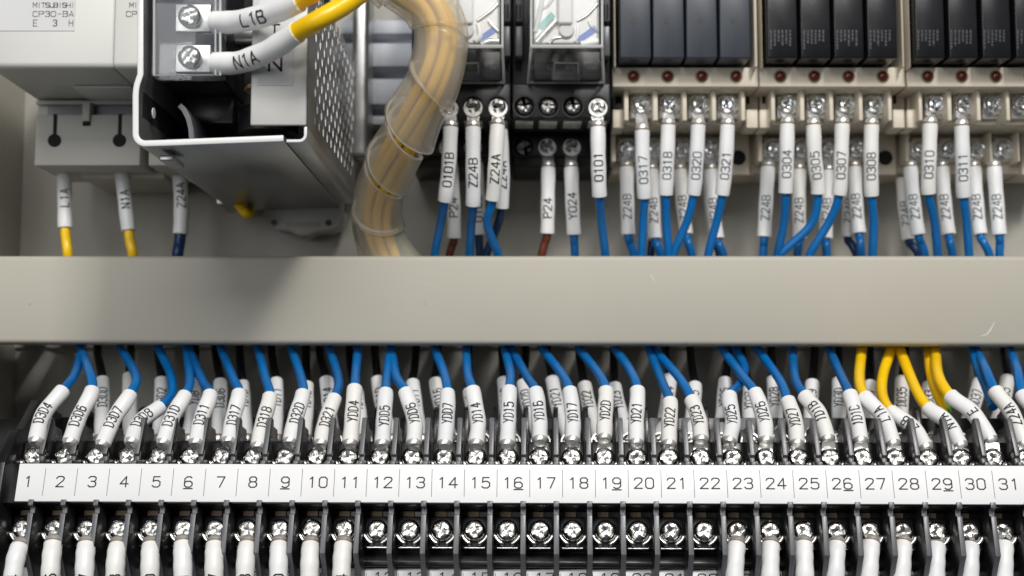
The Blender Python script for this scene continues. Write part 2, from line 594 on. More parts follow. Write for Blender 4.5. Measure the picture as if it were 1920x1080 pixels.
def marked_wire(label, text, sleeve, wire, wmat, screw=None, rs=2.1, rw=1.28, tphi=0.0, cw=1.25, ch=2.5, adv=1.85, sw=0.34,
                ink='ink', tpos=0.5, lug=True, group=None, lug_w=3.4, name='marked_wire', ring=True, ext=1.9):
    """sleeve, wire: points (px, py, h). The sleeve starts at the screw end. Text reads from tstart"""
    S = [W(*p) for p in sleeve]
    Wp = [W(*p) for p in wire]
    ctrl = S + Wp
    C = catmull(ctrl, 8)
    ns = (len(S) - 1) * 8
    sl = C[:ns + 1]
    wr = C[ns - 1:]
    root = thing(name, S[0], label, 'wire', group)
    # insulation
    if wmat == 'blue':
        wmat = random.choice(('blue', 'blue', 'blue_b'))
    part('insulation', G().tube(wr, rw, 12), M[wmat], root, smooth=60)
    # sleeve: tube with rolled ends
    path = list(sl)
    n = len(path)
    rads = [rs * (1 + 0.025 * math.sin(i * 0.9 + sum(ord(c) for c in text)) + 0.02 * (1 - i / n)) for i in range(n)]
    t0 = (path[0] - path[1]).normalized()
    t1 = (path[-1] - path[-2]).normalized()
    P2 = [path[0] + t0 * -0.9, path[0] + t0 * 0.02, path[0] + t0 * 0.12] + path[1:-1] + [path[-1] + t1 * -0.12, path[-1], path[-1] - t1 * 0.9]
    R2 = [rs * 0.8, rs * 0.82, rads[0] * 0.985] + rads[1:-1] + [rads[-1] * 0.985, rs * 0.84, rs * 0.8]
    sv = part('sleeve', G().tube(P2, R2, 20, caps=False), M[random.choice(('sleeve', 'sleeve', 'sleeve_b', 'sleeve_c'))], root, smooth=50)
    # lettering, always read from the lower / left end
    if text:
        q = path if tdir(path) else path[::-1]
        cum = [0.0]
        for a, b in zip(q[:-1], q[1:]):
            cum.append(cum[-1] + (b - a).length)
        mid = cum[-1] * tpos

        def place(u, v):
            s = mid + u
            i = 0
            while i < len(cum) - 2 and cum[i + 1] < s:
                i += 1
            f = (s - cum[i]) / max(1e-6, cum[i + 1] - cum[i])
            P = q[i].lerp(q[i + 1], f)
            j = max(0, min(len(q) - 2, i))
            Ta = (q[min(j + 1, len(q) - 1)] - q[max(j - 1, 0)]).normalized()
            Tb = (q[min(j + 2, len(q) - 1)] - q[j]).normalized()
            T = Ta.lerp(Tb, max(0, min(1, f))).normalized()
            N = unit_face(P, T)
            B = N.cross(T)
            a = v / rs + tphi
            return P + (N * math.cos(a) + B * math.sin(a)) * (rs * 1.055 + 0.03)
        tg = text_geo(text, cw, ch, adv, sw, place)
        if tg.v:
            part('marking', tg, M[ink], sv, smooth=0)
    # crimp lug
    if lug:
        g = G()
        p0 = path[0] - t0 * 0.6
        p1 = path[0] + t0 * ext
        g.tube([p0, p1], rs * 0.78, 14)
        cr = part('crimp', g, M['copper'], root)
        if screw is not None:
            sp_ = Vector(screw[0])
            axis = Vector(screw[1]).normalized()
            g = G()
            d = (p1 - sp_)
            dp = d - axis * d.dot(axis)
            dl = dp.length
            dp.normalize()
            pts = [sp_ - axis * 0.3, sp_ + dp * min(2.7, dl * 0.75) - axis * 0.3, p1]
            side = axis.cross(d).normalized()
            wd = [lug_w * 0.5, lug_w * 0.52, rs * 0.8]
            fr = []
            bk = []
            for p, w_ in zip(pts, wd):
                fr.append((p + side * w_ + axis * 0.45, p - side * w_ + axis * 0.45))
                bk.append((p + side * w_ - axis * 0.35, p - side * w_ - axis * 0.35))
            for i in range(2):
                g.loft([fr[i][0], fr[i][1], bk[i][1], bk[i][0]], [fr[i + 1][0], fr[i + 1][1], bk[i + 1][1], bk[i + 1][0]])
            g.tube([p1 + t0 * 0.2, p1 + t0 * -0.5, p1 + t0 * -1.2], [rs * 0.72, rs * 0.93, rs * 0.95], 16)
            if ring:
                g.lathe([(1.6, -0.35), (2.72, -0.35), (2.72, 0.44), (1.6, 0.44), (1.6, -0.35)], 24,
                        Matrix.Translation(sp_) @ axis.to_track_quat('Z', 'Y').to_matrix().to_4x4())
            part('ring_lug', g, M['tin'], root, smooth=40)
    return root


def tdir(path):
    d = path[-1] - path[0]
    return (d.z + d.x * 0.6) > 0


# ================================================================== SETTING
pl = solo('mounting_plate', G().box(-700, 700, 0, 3, -450, 520), M['plate'], 'grey beige painted mounting plate behind all the devices', 'plate', kind='structure')

# ------------------------------------------------------------------ horizontal wire duct
DT_L, DT_R = W(0, 479.5, 51), W(1920, 479.5, 51)
DB_L, DB_R = W(0, 643.7, 51), W(1920, 648.2, 51)
XL, XR = -196.0, 186.0


def lin(a, b, x):
    return a.z + (b.z - a.z) * (x - a.x) / (b.x - a.x)


duct = thing('wire_duct', (0, 0, 30), 'long horizontal beige wire duct with plain cover across the middle', 'wire duct')


def duct_prof(x):
    zt, zb = lin(DT_L, DT_R, x), lin(DB_L, DB_R, x)
    r = 1.3
    pts = []
    for k in range(5):
        a = math.pi / 2 * k / 4
        pts.append((x, -(51 - r + r * math.sin(a)), zt - r + r * math.cos(a)))
    for k in range(5):
        a = math.pi / 2 * k / 4
        pts.append((x, -(51 - r + r * math.cos(a)), zb + r - r * math.sin(a)))
    t = 1.4
    pts += [(x, -42, zb), (x, -42, zb + t), (x, -(51 - t), zb + t), (x, -(51 - t), zt - t), (x, -42, zt - t), (x, -42, zt)]
    return [Vector(p) for p in pts]


part('cover', G().loft(duct_prof(XL), duct_prof(XR)), M['duct'], duct)
M['scratch'] = mat('scratched_pvc', (0.66, 0.64, 0.58), 0.5)
for pts_, w_ in (([(1220, 512), (1223, 520), (1229, 530)], .16), ([(1838, 630), (1850, 627), (1858, 617), (1865, 603)], .2), ([(1834, 482), (1835, 500)], .12), ([(792, 530), (806, 532)], .1)):
    g = G()
    q = [W(a, b, 51.02) for a, b in pts_]
    for k, (a, b) in enumerate(zip(q[:-1], q[1:])):
        d = (b - a).normalized()
        nn = Vector((-d.z, 0, d.x))
        wa, wb = (0.3 * w_ if k == 0 else w_), (0.3 * w_ if k == len(q) - 2 else w_)
        g.add([a + nn * wa, a - nn * wa, b - nn * wb, b + nn * wb], [(0, 1, 2, 3)])
    part('scratch', g, M['scratch'], duct, smooth=0)
part('base', G().box(XL, XR, -1.5, -0.05, 18.6, 41), M['duct_side'], duct)
FG = mesh_of('finger', G().box(-3.6, 3.6, -43, -1.6, -0.6, 0.6), M['duct_side'], bevel=0.15)
n = 0
x = XL + 6
while x < XR - 4:
    zb, zt = lin(DB_L, DB_R, x), lin(DT_L, DT_R, x)
    put('finger', FG, duct, (x, 0, zb + 2.2))
    put('finger', FG, duct, (x, 0, zt - 2.2))
    x += 12.0

# ------------------------------------------------------------------ vertical duct at the left edge
vx = W(40, 400, 0).x
vd = thing('vertical_wire_duct', (vx - 20, 0, 0), 'vertical grey beige wire duct at the left edge of the plate', 'wire duct')
part('cover', G().box(vx - 40, vx + 1.2, -46, -42, -300, 330), M['duct'], vd, bevel=0.8)
part('side_wall', G().box(vx - 1.5, vx, -42, -0.05, -300, 330), M['duct_side'], vd)
part('side_wall', G().box(vx - 39, vx - 37.5, -42, -0.05, -300, 330), M['duct_side'], vd)

# ------------------------------------------------------------------ terminal block (local: x right, z up the block, y into it)
TB_O = Vector((-1.33, -87.0, -19.72))
cy_, sy_ = math.cos(-0.0303), math.sin(-0.0303)
TB_M = (Matrix.Rotation(-0.0303, 3, 'Z') @ Matrix.Rotation(0.0009, 3, 'Y') @ Matrix.Rotation(-0.2685, 3, 'X'))
PIT = 8.372
tb = thing('terminal_block', (0, 0, 0), 'long black barrier terminal block with numbered white strip along the bottom', 'terminal block')
tb.location = TB_O * MM
tb.rotation_euler = TB_M.to_euler()
ORG[tb.name] = Vector((0, 0, 0))


def TBW(x, s, h):
    return TB_O + TB_M @ Vector((x, -h, s))


def xn(n):
    return (n - 16) * PIT


def unproj_label(px, py, h=0.0):
    r, u = (px - 960) / F, (540 - py) / F
    d = TB_M.inverted() @ Vector((r, cp - sp * u, sp + cp * u))
    o = TB_M.inverted() @ (CAM - TB_O)
    t = (-h - o.y) / d.y
    q = o + d * t
    return q.x, q.z


X0, X1 = xn(0.5), xn(34.5)
prof = [(-5.3, -1.0), (5.3, -1.0), (5.3, -9.6), (13.2, -9.6), (13.2, -33), (26, -33), (26, -36), (14, -46), (14, -70), (-16, -62), (-16, -40), (-34, -30), (-34, -15.7),
        (-19.1, -15.7), (-19.1, -12.8), (-17.8, -12.6), (-15.0, -13.6), (-15.0, -9.6), (-5.3, -9.6)]
part('housing', G().prism([(-h, s) for s, h in prof], 'x', X0, X1), M['black'], tb, bevel=0.25)
# end plate
ep = [(-36, -28), (-30, -12), (-20.5, -5), (-18.5, 0.8), (-4, 1.2), (5, 1.0), (8, -0.5), (14.6, -4.0), (16, -8), (26, -15), (26.5, -32), (14, -45), (-16, -45)]
part('end_plate', G().prism([(-h, s) for s, h in ep], 'x', X0 - 2.0, X0 + 0.6), M['black'], tb, bevel=0.3)
part('end_stop', G().prism([(-h, s) for s, h in [(-30, -22), (-20, -8), (-4, -4), (6, -4), (13, -9), (22, -20), (22, -40), (-20, -40)]], 'x', X0 - 12.0, X0 - 2.4), M['black'], tb, bevel=0.4)
# barriers
upf = [(4.6, -0.2), (5.8, -0.2), (6.0, -2.3), (7.4, -2.5), (7.8, -1.5), (17.6, -3.9), (18.4, -4.6), (18.2, -6.4), (16.6, -7.2), (16.9, -12.0), (13.0, -14.5), (5.4, -11), (4.6, -2.5)]
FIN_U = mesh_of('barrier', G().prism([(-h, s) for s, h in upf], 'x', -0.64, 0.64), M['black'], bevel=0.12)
lof = [(-4.5, 0.35), (-6.0, 0.35), (-6.2, -1.4), (-7.6, -1.6), (-7.9, -0.5), (-17.7, -0.5), (-19.8, -3.2), (-25, -8.5), (-34, -13.0), (-34, -17), (-17, -22), (-16, -10.5), (-4.5, -10.5)]
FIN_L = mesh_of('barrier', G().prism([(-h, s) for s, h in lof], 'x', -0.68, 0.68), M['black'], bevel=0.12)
ref = [(12.9, -26), (20, -25), (26.5, -26.5), (28, -29), (27, -35), (12.9, -35)]
FIN_R = mesh_of('barrier', G().prism([(-h, s) for s, h in ref], 'x', -0.7, 0.7), M['black'], bevel=0.12)
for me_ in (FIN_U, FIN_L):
    me_.materials.append(M['fin'])  # outer edges of the black barriers: lamp glint put into a lighter colour
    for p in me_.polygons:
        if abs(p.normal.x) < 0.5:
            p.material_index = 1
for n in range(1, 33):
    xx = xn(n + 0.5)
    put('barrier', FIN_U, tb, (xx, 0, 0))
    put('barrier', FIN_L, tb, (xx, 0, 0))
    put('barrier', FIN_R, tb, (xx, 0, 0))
# screws with cup washers and clamp plates
SU, SL, SRr = 8.35, -10.67, 18.3
for n in range(1, 33):
    for s, h in ((SU, -8.1), (SL, -8.1)):
        put('terminal_plate', PLATE, tb, (xn(n), -(h - 0.45), s - (0.3 if s < 0 else -0.3)), FACE)
        add_screw(tb, (xn(n), -h, s), SCREW, washer=CUP, tilt=0.11)
    put('terminal_plate', PLATE, tb, (xn(n), 32.6, SRr), FACE)
    add_screw(tb, (xn(n), 31.5, SRr), SCREW_S, washer=None, tilt=0.05)
# brass contact strips in the lower wells
BR = mesh_of('contact_strip', G().box(-1.4, 1.4, -0.5, 0, -2.4, 0), M['copper'], bevel=0.1)
for n in range(1, 33):
    put('contact_strip', BR, tb, (xn(n) - 0.5, 9.5, -5.5))
# number strips
lx0 = unproj_label(31, 908)[0]
nx1, nx31 = unproj_label(52, 908)[0], unproj_label(1892, 911)[0]
npit = (nx31 - nx1) / 30
dx1, dx30 = unproj_label(82, 908)[0], unproj_label(1863, 911)[0]
dpit = (dx30 - dx1) / 29
ls = part('number_strip', G().box(lx0, X1 - 1, 0.05, 0.95, -4.95, 4.85), M['label'], tb, bevel=0.12)
UND = {6: (0,), 9: (0,), 16: (1,), 19: (1,), 26: (1,), 29: (1,)}
for n in range(1, 33):
    t = str(n)
    part('number', flat_text(t, (nx1 + (n - 1) * npit, 0.02, 0.15), 1.95, 2.65, 2.85, 0.33, UND.get(n, ())), M['ink'], ls, smooth=0)
LINE = mesh_of('divider_line', G().add([(-0.07, 0.02, -3.5), (0.07, 0.02, -3.5), (0.07, 0.02, 3.6), (-0.07, 0.02, 3.6)], [(0, 1, 2, 3)]), M['lineink'], smooth=0)
for n in range(1, 33):
    put('divider_line', LINE, ls, (dx1 + (n - 1) * dpit, 0, 0))
ls2 = part('number_strip', G().box(X0 + 1, X1 - 1, 14.5, 15.4, -32, -19.3), M['label'], tb, bevel=0.1)
for n in range(1, 33):
    part('number', flat_text(str(n), (xn(n) + 1.2, 14.46, -21.7), 1.95, 2.65, 2.85, 0.31), M['ink'], ls2, smooth=0)
    put('divider_line', LINE, ls2, (xn(n + 0.5) + 1.0, 14.44, -24.0))

# ------------------------------------------------------------------ wires on the terminal block
AX = TB_M @ Vector((0, -1, 0))
h0, h1, h2, h3 = 78.5, 69.0, 60.0, 41.0


def up_wire(n, text, sl, wr, col, rw=1.28, extra='', tphi=0.0, hs=(78.5, 69.0), hw=(60.0, 41.0), tpos=0.5, label=None):
    S = []
    for i, (a, b) in enumerate(sl):
        f = i / (len(sl) - 1)
        S.append((a, b, hs[0] + (hs[1] - hs[0]) * f))
    Wp = []
    for i, (a, b) in enumerate(wr):
        f = i / max(1, len(wr) - 1)
        Wp.append((a, b, hw[0] + (hw[1] - hw[0]) * f))
    lx, ly = wr[-1]
    Wp.append((lx - (wr[-2][0] - lx) * 0.3 if len(wr) > 1 else lx, ly - 28, 36))
    sc_ = TBW(xn(n), SU, -8.0)
    nm = 'blue' if col == 'blue' else 'yellow'
    marked_wire(label or f'{nm} wire in white sleeve marked {text} on the front screw above number {word(n)}', text.replace('0', 'D'), S, Wp, col,
                (sc_, AX), rw=rw, tphi=tphi, tpos=tpos, cw=1.15, ch=2.5, adv=1.75, sw=0.33, ext=1.0, group='wires on the front upper screws')


UPW = [
    (1, '0304', [(68, 826), (81, 778), (118, 732)], [(141, 701), (153, 654)], 'blue', .35, .45),
    (2, '0306', [(132, 828), (148, 782), (173, 731)], [(165, 689), (151, 652)], 'blue', .35, .42),
    (3, '0307', [(193, 832), (213, 786), (244, 739)], [(255, 705), (228, 654)], 'blue', .3, .45),
    (4, '0308', [(247, 828), (262, 792), (300, 763)], [(322, 738), (319, 700), (297, 652)], 'blue', .35, .5),
    (5, '0310', [(307, 829), (323, 782), (347, 741)], [(356, 713), (350, 652)], 'blue', .35, .45),
    (6, '0311', [(368, 829), (378, 784), (394, 739)], [(380, 715), (354, 652)], 'blue', .3, .48),
    (7, '0317', [(429, 826), (437, 784), (448, 737)], [(437, 709), (415, 654)], 'blue', .1, .45),
    (8, '0318', [(484, 836), (493, 792), (506, 743)], [(498, 709), (484, 654)], 'blue', .1, .5),
    (9, '0320', [(544, 827), (554, 784), (568, 738)], [(565, 709), (547, 654)], 'blue', .0, .5),
    (10, '0321', [(602, 831), (610, 792), (627, 746)], [(635, 713), (618, 654)], 'blue', .05, .5),
    (11, 'Y004', [(657, 830), (661, 780), (665, 728)], [(667, 700), (671, 654)], 'blue', -.05, .5),
    (12, 'Y005', [(717, 831), (720, 784), (723, 735)], [(725, 708), (732, 654)], 'blue', -.05, .45),
    (13, 'Y006', [(776, 831), (777, 790), (760, 734)], [(743, 705), (734, 654)], 'blue', -.05, .5),
    (14, 'Y007', [(834, 831), (838, 784), (839, 736)], [(833, 701), (815, 654)], 'blue', -.05, .5),
    (15, 'Y014', [(893, 831), (896, 790), (886, 731)], [(877, 701), (874, 654)], 'blue', .05, .5),
    (16, 'Y015', [(951, 831), (953, 784), (955, 730)], [(957, 701), (947, 654)], 'blue', -.05, .5),
    (17, 'Y016', [(1012, 824), (1011, 784), (1004, 733)], [(988, 706), (960, 656)], 'blue', -.05, .5),
    (18, 'Y017', [(1073, 825), (1074, 786), (1068, 732)], [(1053, 701), (1017, 654)], 'blue', 0, .48),
    (19, 'Y020', [(1133, 820), (1134, 780), (1136, 732)], [(1122, 700), (1086, 654)], 'blue', 0, .48),
    (20, 'Y021', [(1193, 829), (1193, 784), (1195, 731)], [(1183, 697), (1154, 654)], 'blue', .1, .48),
    (21, 'Y022', [(1254, 832), (1255, 792), (1256, 753)], [(1242, 717), (1217, 654)], 'blue', .05, .5),
    (22, 'Y023', [(1314, 824), (1311, 790), (1297, 749)], [(1274, 709), (1228, 656)], 'blue', .25, .5),
    (23, 'Y025', [(1367, 827), (1374, 790), (1368, 741)], [(1386, 722), (1396, 690), (1380, 654)], 'blue', .3, .5),
    (24, 'Y026', [(1436, 825), (1432, 784), (1415, 735)], [(1392, 705), (1354, 654)], 'blue', -.1, .5),
    (25, 'Y027', [(1494, 831), (1491, 792), (1477, 751)], [(1462, 713), (1421, 654)], 'blue', .1, .5),
    (26, '101B', [(1551, 822), (1536, 776), (1509, 742)], [(1491, 709), (1486, 654)], 'blue', .1, .5),
    (27, '101C', [(1613, 826), (1606, 784), (1593, 739)], [(1577, 705), (1555, 654)], 'blue', .2, .45),
    (28, 'L1A', [(1674, 831), (1656, 782), (1621, 743)], [(1611, 709), (1616, 654)], 'yellow', .2, .5),
    (29, 'L1B', [(1735, 838), (1710, 800), (1670, 771)], [(1654, 740), (1656, 701), (1671, 654)], 'yellow', .3, .5),
    (30, 'N1A', [(1800, 834), (1774, 790), (1740, 765)], [(1715, 725), (1687, 654)], 'yellow', .3, .45),
    (31, 'E', [(1856, 824), (1824, 774), (1782, 742)], [(1759, 703), (1754, 654)], 'yellow', .5, .5),
    (32, 'Z24A', [(1919, 831), (1897, 774), (1866, 733)], [(1847, 690), (1830, 654)], 'blue', .2, .45),
]
for n, t, sl, wr, col, tphi, tpos in UPW:
    up_wire(n, t, sl, wr, col, 1.5 if col == 'yellow' else 1.28, tphi=(tphi * .8 if n < 7 else tphi * .4 if n < 27 else -tphi * .2), tpos=tpos)
up_wire(33, 'Z24B', [(1985, 832), (1950, 780), (1917, 739)], [(1907, 693), (1895, 654)], 'blue', label='blue wire at the right edge of the photo beside sleeve Z24A')

# rear tier
REAR = {1: (140, 760), 2: (192, 712), 3: (243, 704), 4: (303, 713), 5: (366, 716), 6: (413, 716), 7: (455, 720), 8: (518, 714), 9: (575, 722), 10: (612, 712), 11: (668, 735), 12: (708, 711),
        13: (774, 717), 14: (817, 714), 15: (880, 735), 16: (945, 713), 17: (981, 718), 18: (1035, 711), 19: (1096, 722), 20: (1152, 724), 21: (1256, 707), 22: (1303, 722), 23: (1360, 713), 24: (1405, 726),
        25: (1450, 711), 26: (1523, 718), 27: (1573, 714), 28: (1632, 720), 29: (1692, 711), 30: (1742, 722), 31: (1836, 715), 32: (1889, 709)}
RT = {2: '0300', 4: '0302', 6: '0306', 10: '0314', 12: 'Y010', 13: 'Y011', 14: 'Y016', 17: 'Y020', 18: 'Y021', 19: 'Y022', 20: 'Y023', 29: '0035', 31: '0037'}
for n, (tx, ty) in REAR.items():
    if n in (1,):
        continue
    s3 = TBW(xn(n), SRr, -30.8)
    bx = 960 + (s3.x) * F / (H + s3.y)
    t = RT.get(n, 'Y0%d' % (n + 3))
    S = [(bx + (tx - bx) * .1, 820, 51), (bx + (tx - bx) * .6, 775, 46), (tx, ty, 39)]
    ox = random.uniform(-14, 6)
    Wp = [(tx + ox * .5, ty - 25, 34), (tx + ox, 662, 28), (tx + ox, 640, 26)]
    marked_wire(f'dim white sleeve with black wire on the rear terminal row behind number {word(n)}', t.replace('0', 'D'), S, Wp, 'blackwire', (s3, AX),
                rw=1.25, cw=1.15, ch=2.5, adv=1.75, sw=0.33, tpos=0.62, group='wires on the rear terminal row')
# green and yellow earth wire behind number 31
gy = thing('earth_wire', W(1770, 766, 64), 'yellow and green earth wire curving behind the yellow wire marked E', 'wire')
c = catmull([W(*p) for p in [(1774, 790, 64), (1769, 766, 63), (1748, 712, 55), (1740, 654, 38), (1740, 625, 34)]], 10)
part('insulation', G().tube(c, 1.45, 12), M['yellow'], gy, smooth=60)
c2 = [p + Vector((0.75, -0.62, -0.2)) for p in c[3:26]]
part('green_stripe', G().tube(c2, [0.4 + 0.85 * math.sin(math.pi * i / (len(c2) - 1)) for i in range(len(c2))], 8), M['green'], gy, smooth=60)
c = catmull([W(*p) for p in [(1862, 764, 66), (1850, 728, 60), (1834, 690, 54), (1822, 650, 40), (1820, 622, 36)]], 8)
bw = solo('blue_wire', G().tube(c, 1.3, 12), M['blue'], 'blue wire running close behind the wire marked Z24A', 'wire', smooth=60)
# thin dark cable tie tail under the duct at the left
c = catmull([W(*p) for p in [(78, 651, 20), (110, 662, 14), (150, 668, 8)]], 8)
solo('cable_tie_tail', G().tube(c, 0.55, 8), M['duct_side'], 'thin curved cable tie tail under the left end of the duct', 'cable tie', smooth=60)

# lower front wires
LOW = {1: (38, 24), 2: (101, 94), 3: (163, 158), 4: (222, 215), 5: (284, 281), 6: (344, 343), 7: (404, 401), 8: (465, 459), 9: (525, 522), 10: (584, 580), 11: (645, 640),
       23: (1382, 1377), 24: (1446, 1444), 25: (1508, 1509), 26: (1570, 1566), 27: (1634, 1629), 28: (1694, 1690), 29: (1757, 1754), 30: (1820, 1818), 31: (1884, 1882)}
for n, (ax_, bx_) in LOW.items():
    txt = UPW[n - 1][1].replace('0', 'D') if n < 12 else 'Y0%d' % n
    s3 = TBW(xn(n), SL, -8.0)
    S = [(ax_ - 1, 1022 + random.uniform(-2, 4), 86.5), ((ax_ + bx_) / 2 - 1, 1046, 88.5), (bx_, 1085, 90), (bx_ - (ax_ - bx_) * .5, 1150, 91)]
    Wp = [(bx_ - 10, 1190, 95), (bx_ - 10, 1250, 85)]
    marked_wire(f'white sleeve hanging from the lower front screw under number {word(n)}', txt, S, Wp, 'blue', (s3, AX), rs=2.3,
                cw=1.25, ch=2.6, adv=1.95, sw=0.36, tpos=0.33 if n < 12 else 0.12, group='wires on the front lower screws')


# ================================================================== UPPER DEVICES
def boxpx(x0, x1, y0, y1, hf, hb, g=None):
    """box whose front face fills the pixel rectangle at height hf"""
    g = g or G()
    a, b = W(x0, y0, hf), W(x1, y1, hf)
    return g.box(a.x, b.x, -hf, -hb, b.z, a.z)


# ------------------------------------------------------------------ mounting rail behind the upper row
a, b = W(640, 36, 10), W(2000, 232, 10)
rail = thing('din_rail', ((a.x + b.x) / 2, 0, (a.z + b.z) / 2), 'zinc plated ribbed mounting rail glimpsed left of the spiral wrap', 'rail')
zt, zb = a.z, b.z
hh = zt - zb
prof = [(0.1, zt - hh * .32), (6, zt - hh * .32), (6, zt), (8, zt), (8, zt - hh * .30), (1.6, zt - hh * .36), (1.6, zb + hh * .36), (8, zb + hh * .30), (8, zb), (6, zb), (6, zb + hh * .32), (0.1, zb + hh * .32)]
pr2 = [(0.1, zt), (9, zt), (9, zt - hh * .13), (4.5, zt - hh * .15), (4.5, zt - hh * .22), (11, zt - hh * .24), (11, zt - hh * .46), (4.5, zt - hh * .48), (4.5, zt - hh * .56), (11, zt - hh * .58), (11, zt - hh * .82), (4.5, zt - hh * .84), (4.5, zt - hh * .9), (9, zt - hh * .92), (9, zb), (0.1, zb)]
part('rail_profile', G().prism([(-h, z) for h, z in pr2], 'x', a.x, b.x), M['rail'], rail, bevel=0.15)

# ------------------------------------------------------------------ circuit protectors (upper left)


def breaker(x0, x1, label, first):
    f0, f1 = W(x0, -60, 76), W(x1, 127, 76)
    t = thing('circuit_protector', ((f0.x + f1.x) / 2, 0, f1.z), label, 'circuit breaker', 'cream circuit protectors in the upper left')
    xa, xb = f0.x, f1.x
    zt, zb = f0.z, f1.z
    zl = W(100, 196, 41).z
    zm = W(100, 311, 44).z
    part('front_housing', G().prism([(-76, zt), (-76, zb + 1.0), (-75, zb), (-41, zb - 0.4), (-20, zb - 0.4), (-20, zt)], 'x', xa, xb), M['cream'], t, bevel=0.6)
    mid = (xa + xb) / 2
    w = xb - xa
    part('side_step', G().box(xa + w * .5, xb - 0.3, -58, -20, zb - 1.1, zb - 0.3), M['cream'], t, bevel=0.2)
    part('lower_housing', G().box(xa + 0.4, xb - 0.4, -41, -1, zl - 6, zb - 0.5), M['cream_dk'], t, bevel=0.5)
    fz0, fz1 = zm, zl - 0.4
    part('terminal_face', G().box(xa + 1.2, xb - 1.2, -44.5, -16, fz0, fz1 - 3.4), M['cream_dk'], t, bevel=0.4)
    part('ledge', G().box(xa + 0.6, xb - 0.6, -43, -16, fz1, fz1 + 1.2), M['cream_dk'], t, bevel=0.2)
    part('recess', G().box(xa + 3.5, xb - 3.0, -41.4, -16, fz1 - 3.4, fz1 - 0.1), M['fin'], t)
    part('centre_rib', G().box(mid - 1.5, mid + 0.7, -45.6, -40, fz1 - 5.6, fz1 + 0.2), M['cream_dk'], t, bevel=0.2)
    part('centre_slot', G().box(mid - 1.5, mid + 0.7, -44.9, -44.2, fz1 - 6.8, fz1 - 5.65), M['hole'], t)
    part('rear_foot', G().box(xa + w * .3, xb + 2, -30, -1, zm - 1.2, zm + 5), M['cream_dk'], t, bevel=0.4)
    for k in (.21, .78):
        cx = xa + w * k
        hz = fz0 + (fz1 - fz0) * .40
        part('screwdriver_hole', G().lathe([(1.95, 0), (1.95, 0.5), (0, 0.5)], 24, Matrix.Translation((cx, -44.2, hz)) @ Matrix.Rotation(math.pi / 2, 4, 'X')), M['hole'], t)
        part('slit', G().box(cx - 0.5, cx + 0.5, -44.72, -44.1, hz, fz1 - 3.3), M['hole'], t)
    if first:
        lp = part('rating_plate', G().box(xa - 4, W(142, 0, 76).x, -76.18, -75.9, W(0, 58, 76).z, zt), M['sticker'], t)
        for txt, px, py, cw, ch, adv, sw in (('MITSUBISHI', 101, 9.5, 1.0, 1.25, 1.14, .26), ('CP30-BA', 100, 26, 1.25, 1.45, 1.63, .24)):
            p = W(px, py, 76.25)
            part('lettering', flat_text(txt, p, cw, ch, adv, sw), M['greyink'], lp, smooth=0)
        for px, py, tx in ((66, 43, 'E'), (103, 43, '3'), (133, 43, 'H')):
            part('lettering', flat_text(tx, W(px, py, 76.25), 1.0, 1.7, 1.4, .28), M['greyink'], lp, smooth=0)
    else:
        for txt, px, py, cw, ch, adv, sw in (('MITSUBISHI', 282, 9.5, 1.0, 1.25, 1.14, .26), ('CP30-BA', 275, 26, 1.25, 1.45, 1.63, .24)):
            part('lettering', flat_text(txt, W(px, py, 76.1), cw, ch, adv, sw), M['greyink'], t, smooth=0)
    return t


breaker(-14, 211, 'cream circuit protector with faded lettering in the upper left corner', True)
breaker(217, 442, 'second cream circuit protector mostly hidden behind the metal power supply', False)


def hang_wire(label, text, sl, wr, col, screw=None, rs=2.15, rw=1.28, group='wires hanging from the upper devices', tphi=0.0, tpos=0.42, lug=True, adv=2.05, cw=1.45, ch=2.35, ink='ink'):
    lx, ly, lh = wr[-1]
    wr = wr + [(lx, ly + 32, lh - 4)]
    return marked_wire(label, text, sl, wr, col, screw, rs=rs, rw=rw, tphi=tphi, tpos=tpos, adv=adv, cw=cw, ch=ch, sw=0.32, group=group, lug=lug, ink=ink)


hang_wire('yellow wire in white sleeve marked L1A below the left circuit protector', 'L1A', [(120, 300, 30), (121, 370, 31), (122, 428, 32)], [(124, 452, 32), (127, 478, 32)], 'yellow', rs=2.15, rw=1.45, lug=False)
hang_wire('yellow wire in white sleeve marked N1A below the left circuit protector', 'N1A', [(227, 300, 30), (234, 372, 31), (241, 433, 32)], [(244, 455, 32), (249, 478, 32)], 'yellow', rs=2.15, rw=1.45, lug=False)
hang_wire('dark blue wire in white sleeve marked Z24A below the power supply corner', 'Z24A', [(334, 300, 26), (340, 378, 27), (338, 440, 28)], [(336, 458, 28), (333, 478, 29)], 'darkblue', rs=2.25, rw=1.7, lug=False, tpos=.5)

# ------------------------------------------------------------------ power supply
PF = 115.0
ps_o = W(415, 262, 20)
psu = thing('power_supply', ps_o, 'metal cased power supply with perforated side and black terminal cover', 'power supply')


def sheet(poly, th):
    """offset an open polyline (px,py at PF) by thickness th (mm, to its left) -> closed outline in mm (x, z)"""
    P = [Vector((W(a, b, PF).x, W(a, b, PF).z)) for a, b in poly]
    off = []
    for i in range(len(P)):
        d = Vector((0, 0))
        if i > 0:
            d += (P[i] - P[i - 1]).normalized()
        if i < len(P) - 1:
            d += (P[i + 1] - P[i]).normalized()
        d.normalize()
        nn = Vector((-d.y, d.x))
        k = 1.0
        if 0 < i < len(P) - 1:
            k = 1 / max(0.5, abs((P[i + 1] - P[i]).normalized().dot(d)))
        off.append(P[i] + nn * th * k)
    return P, off


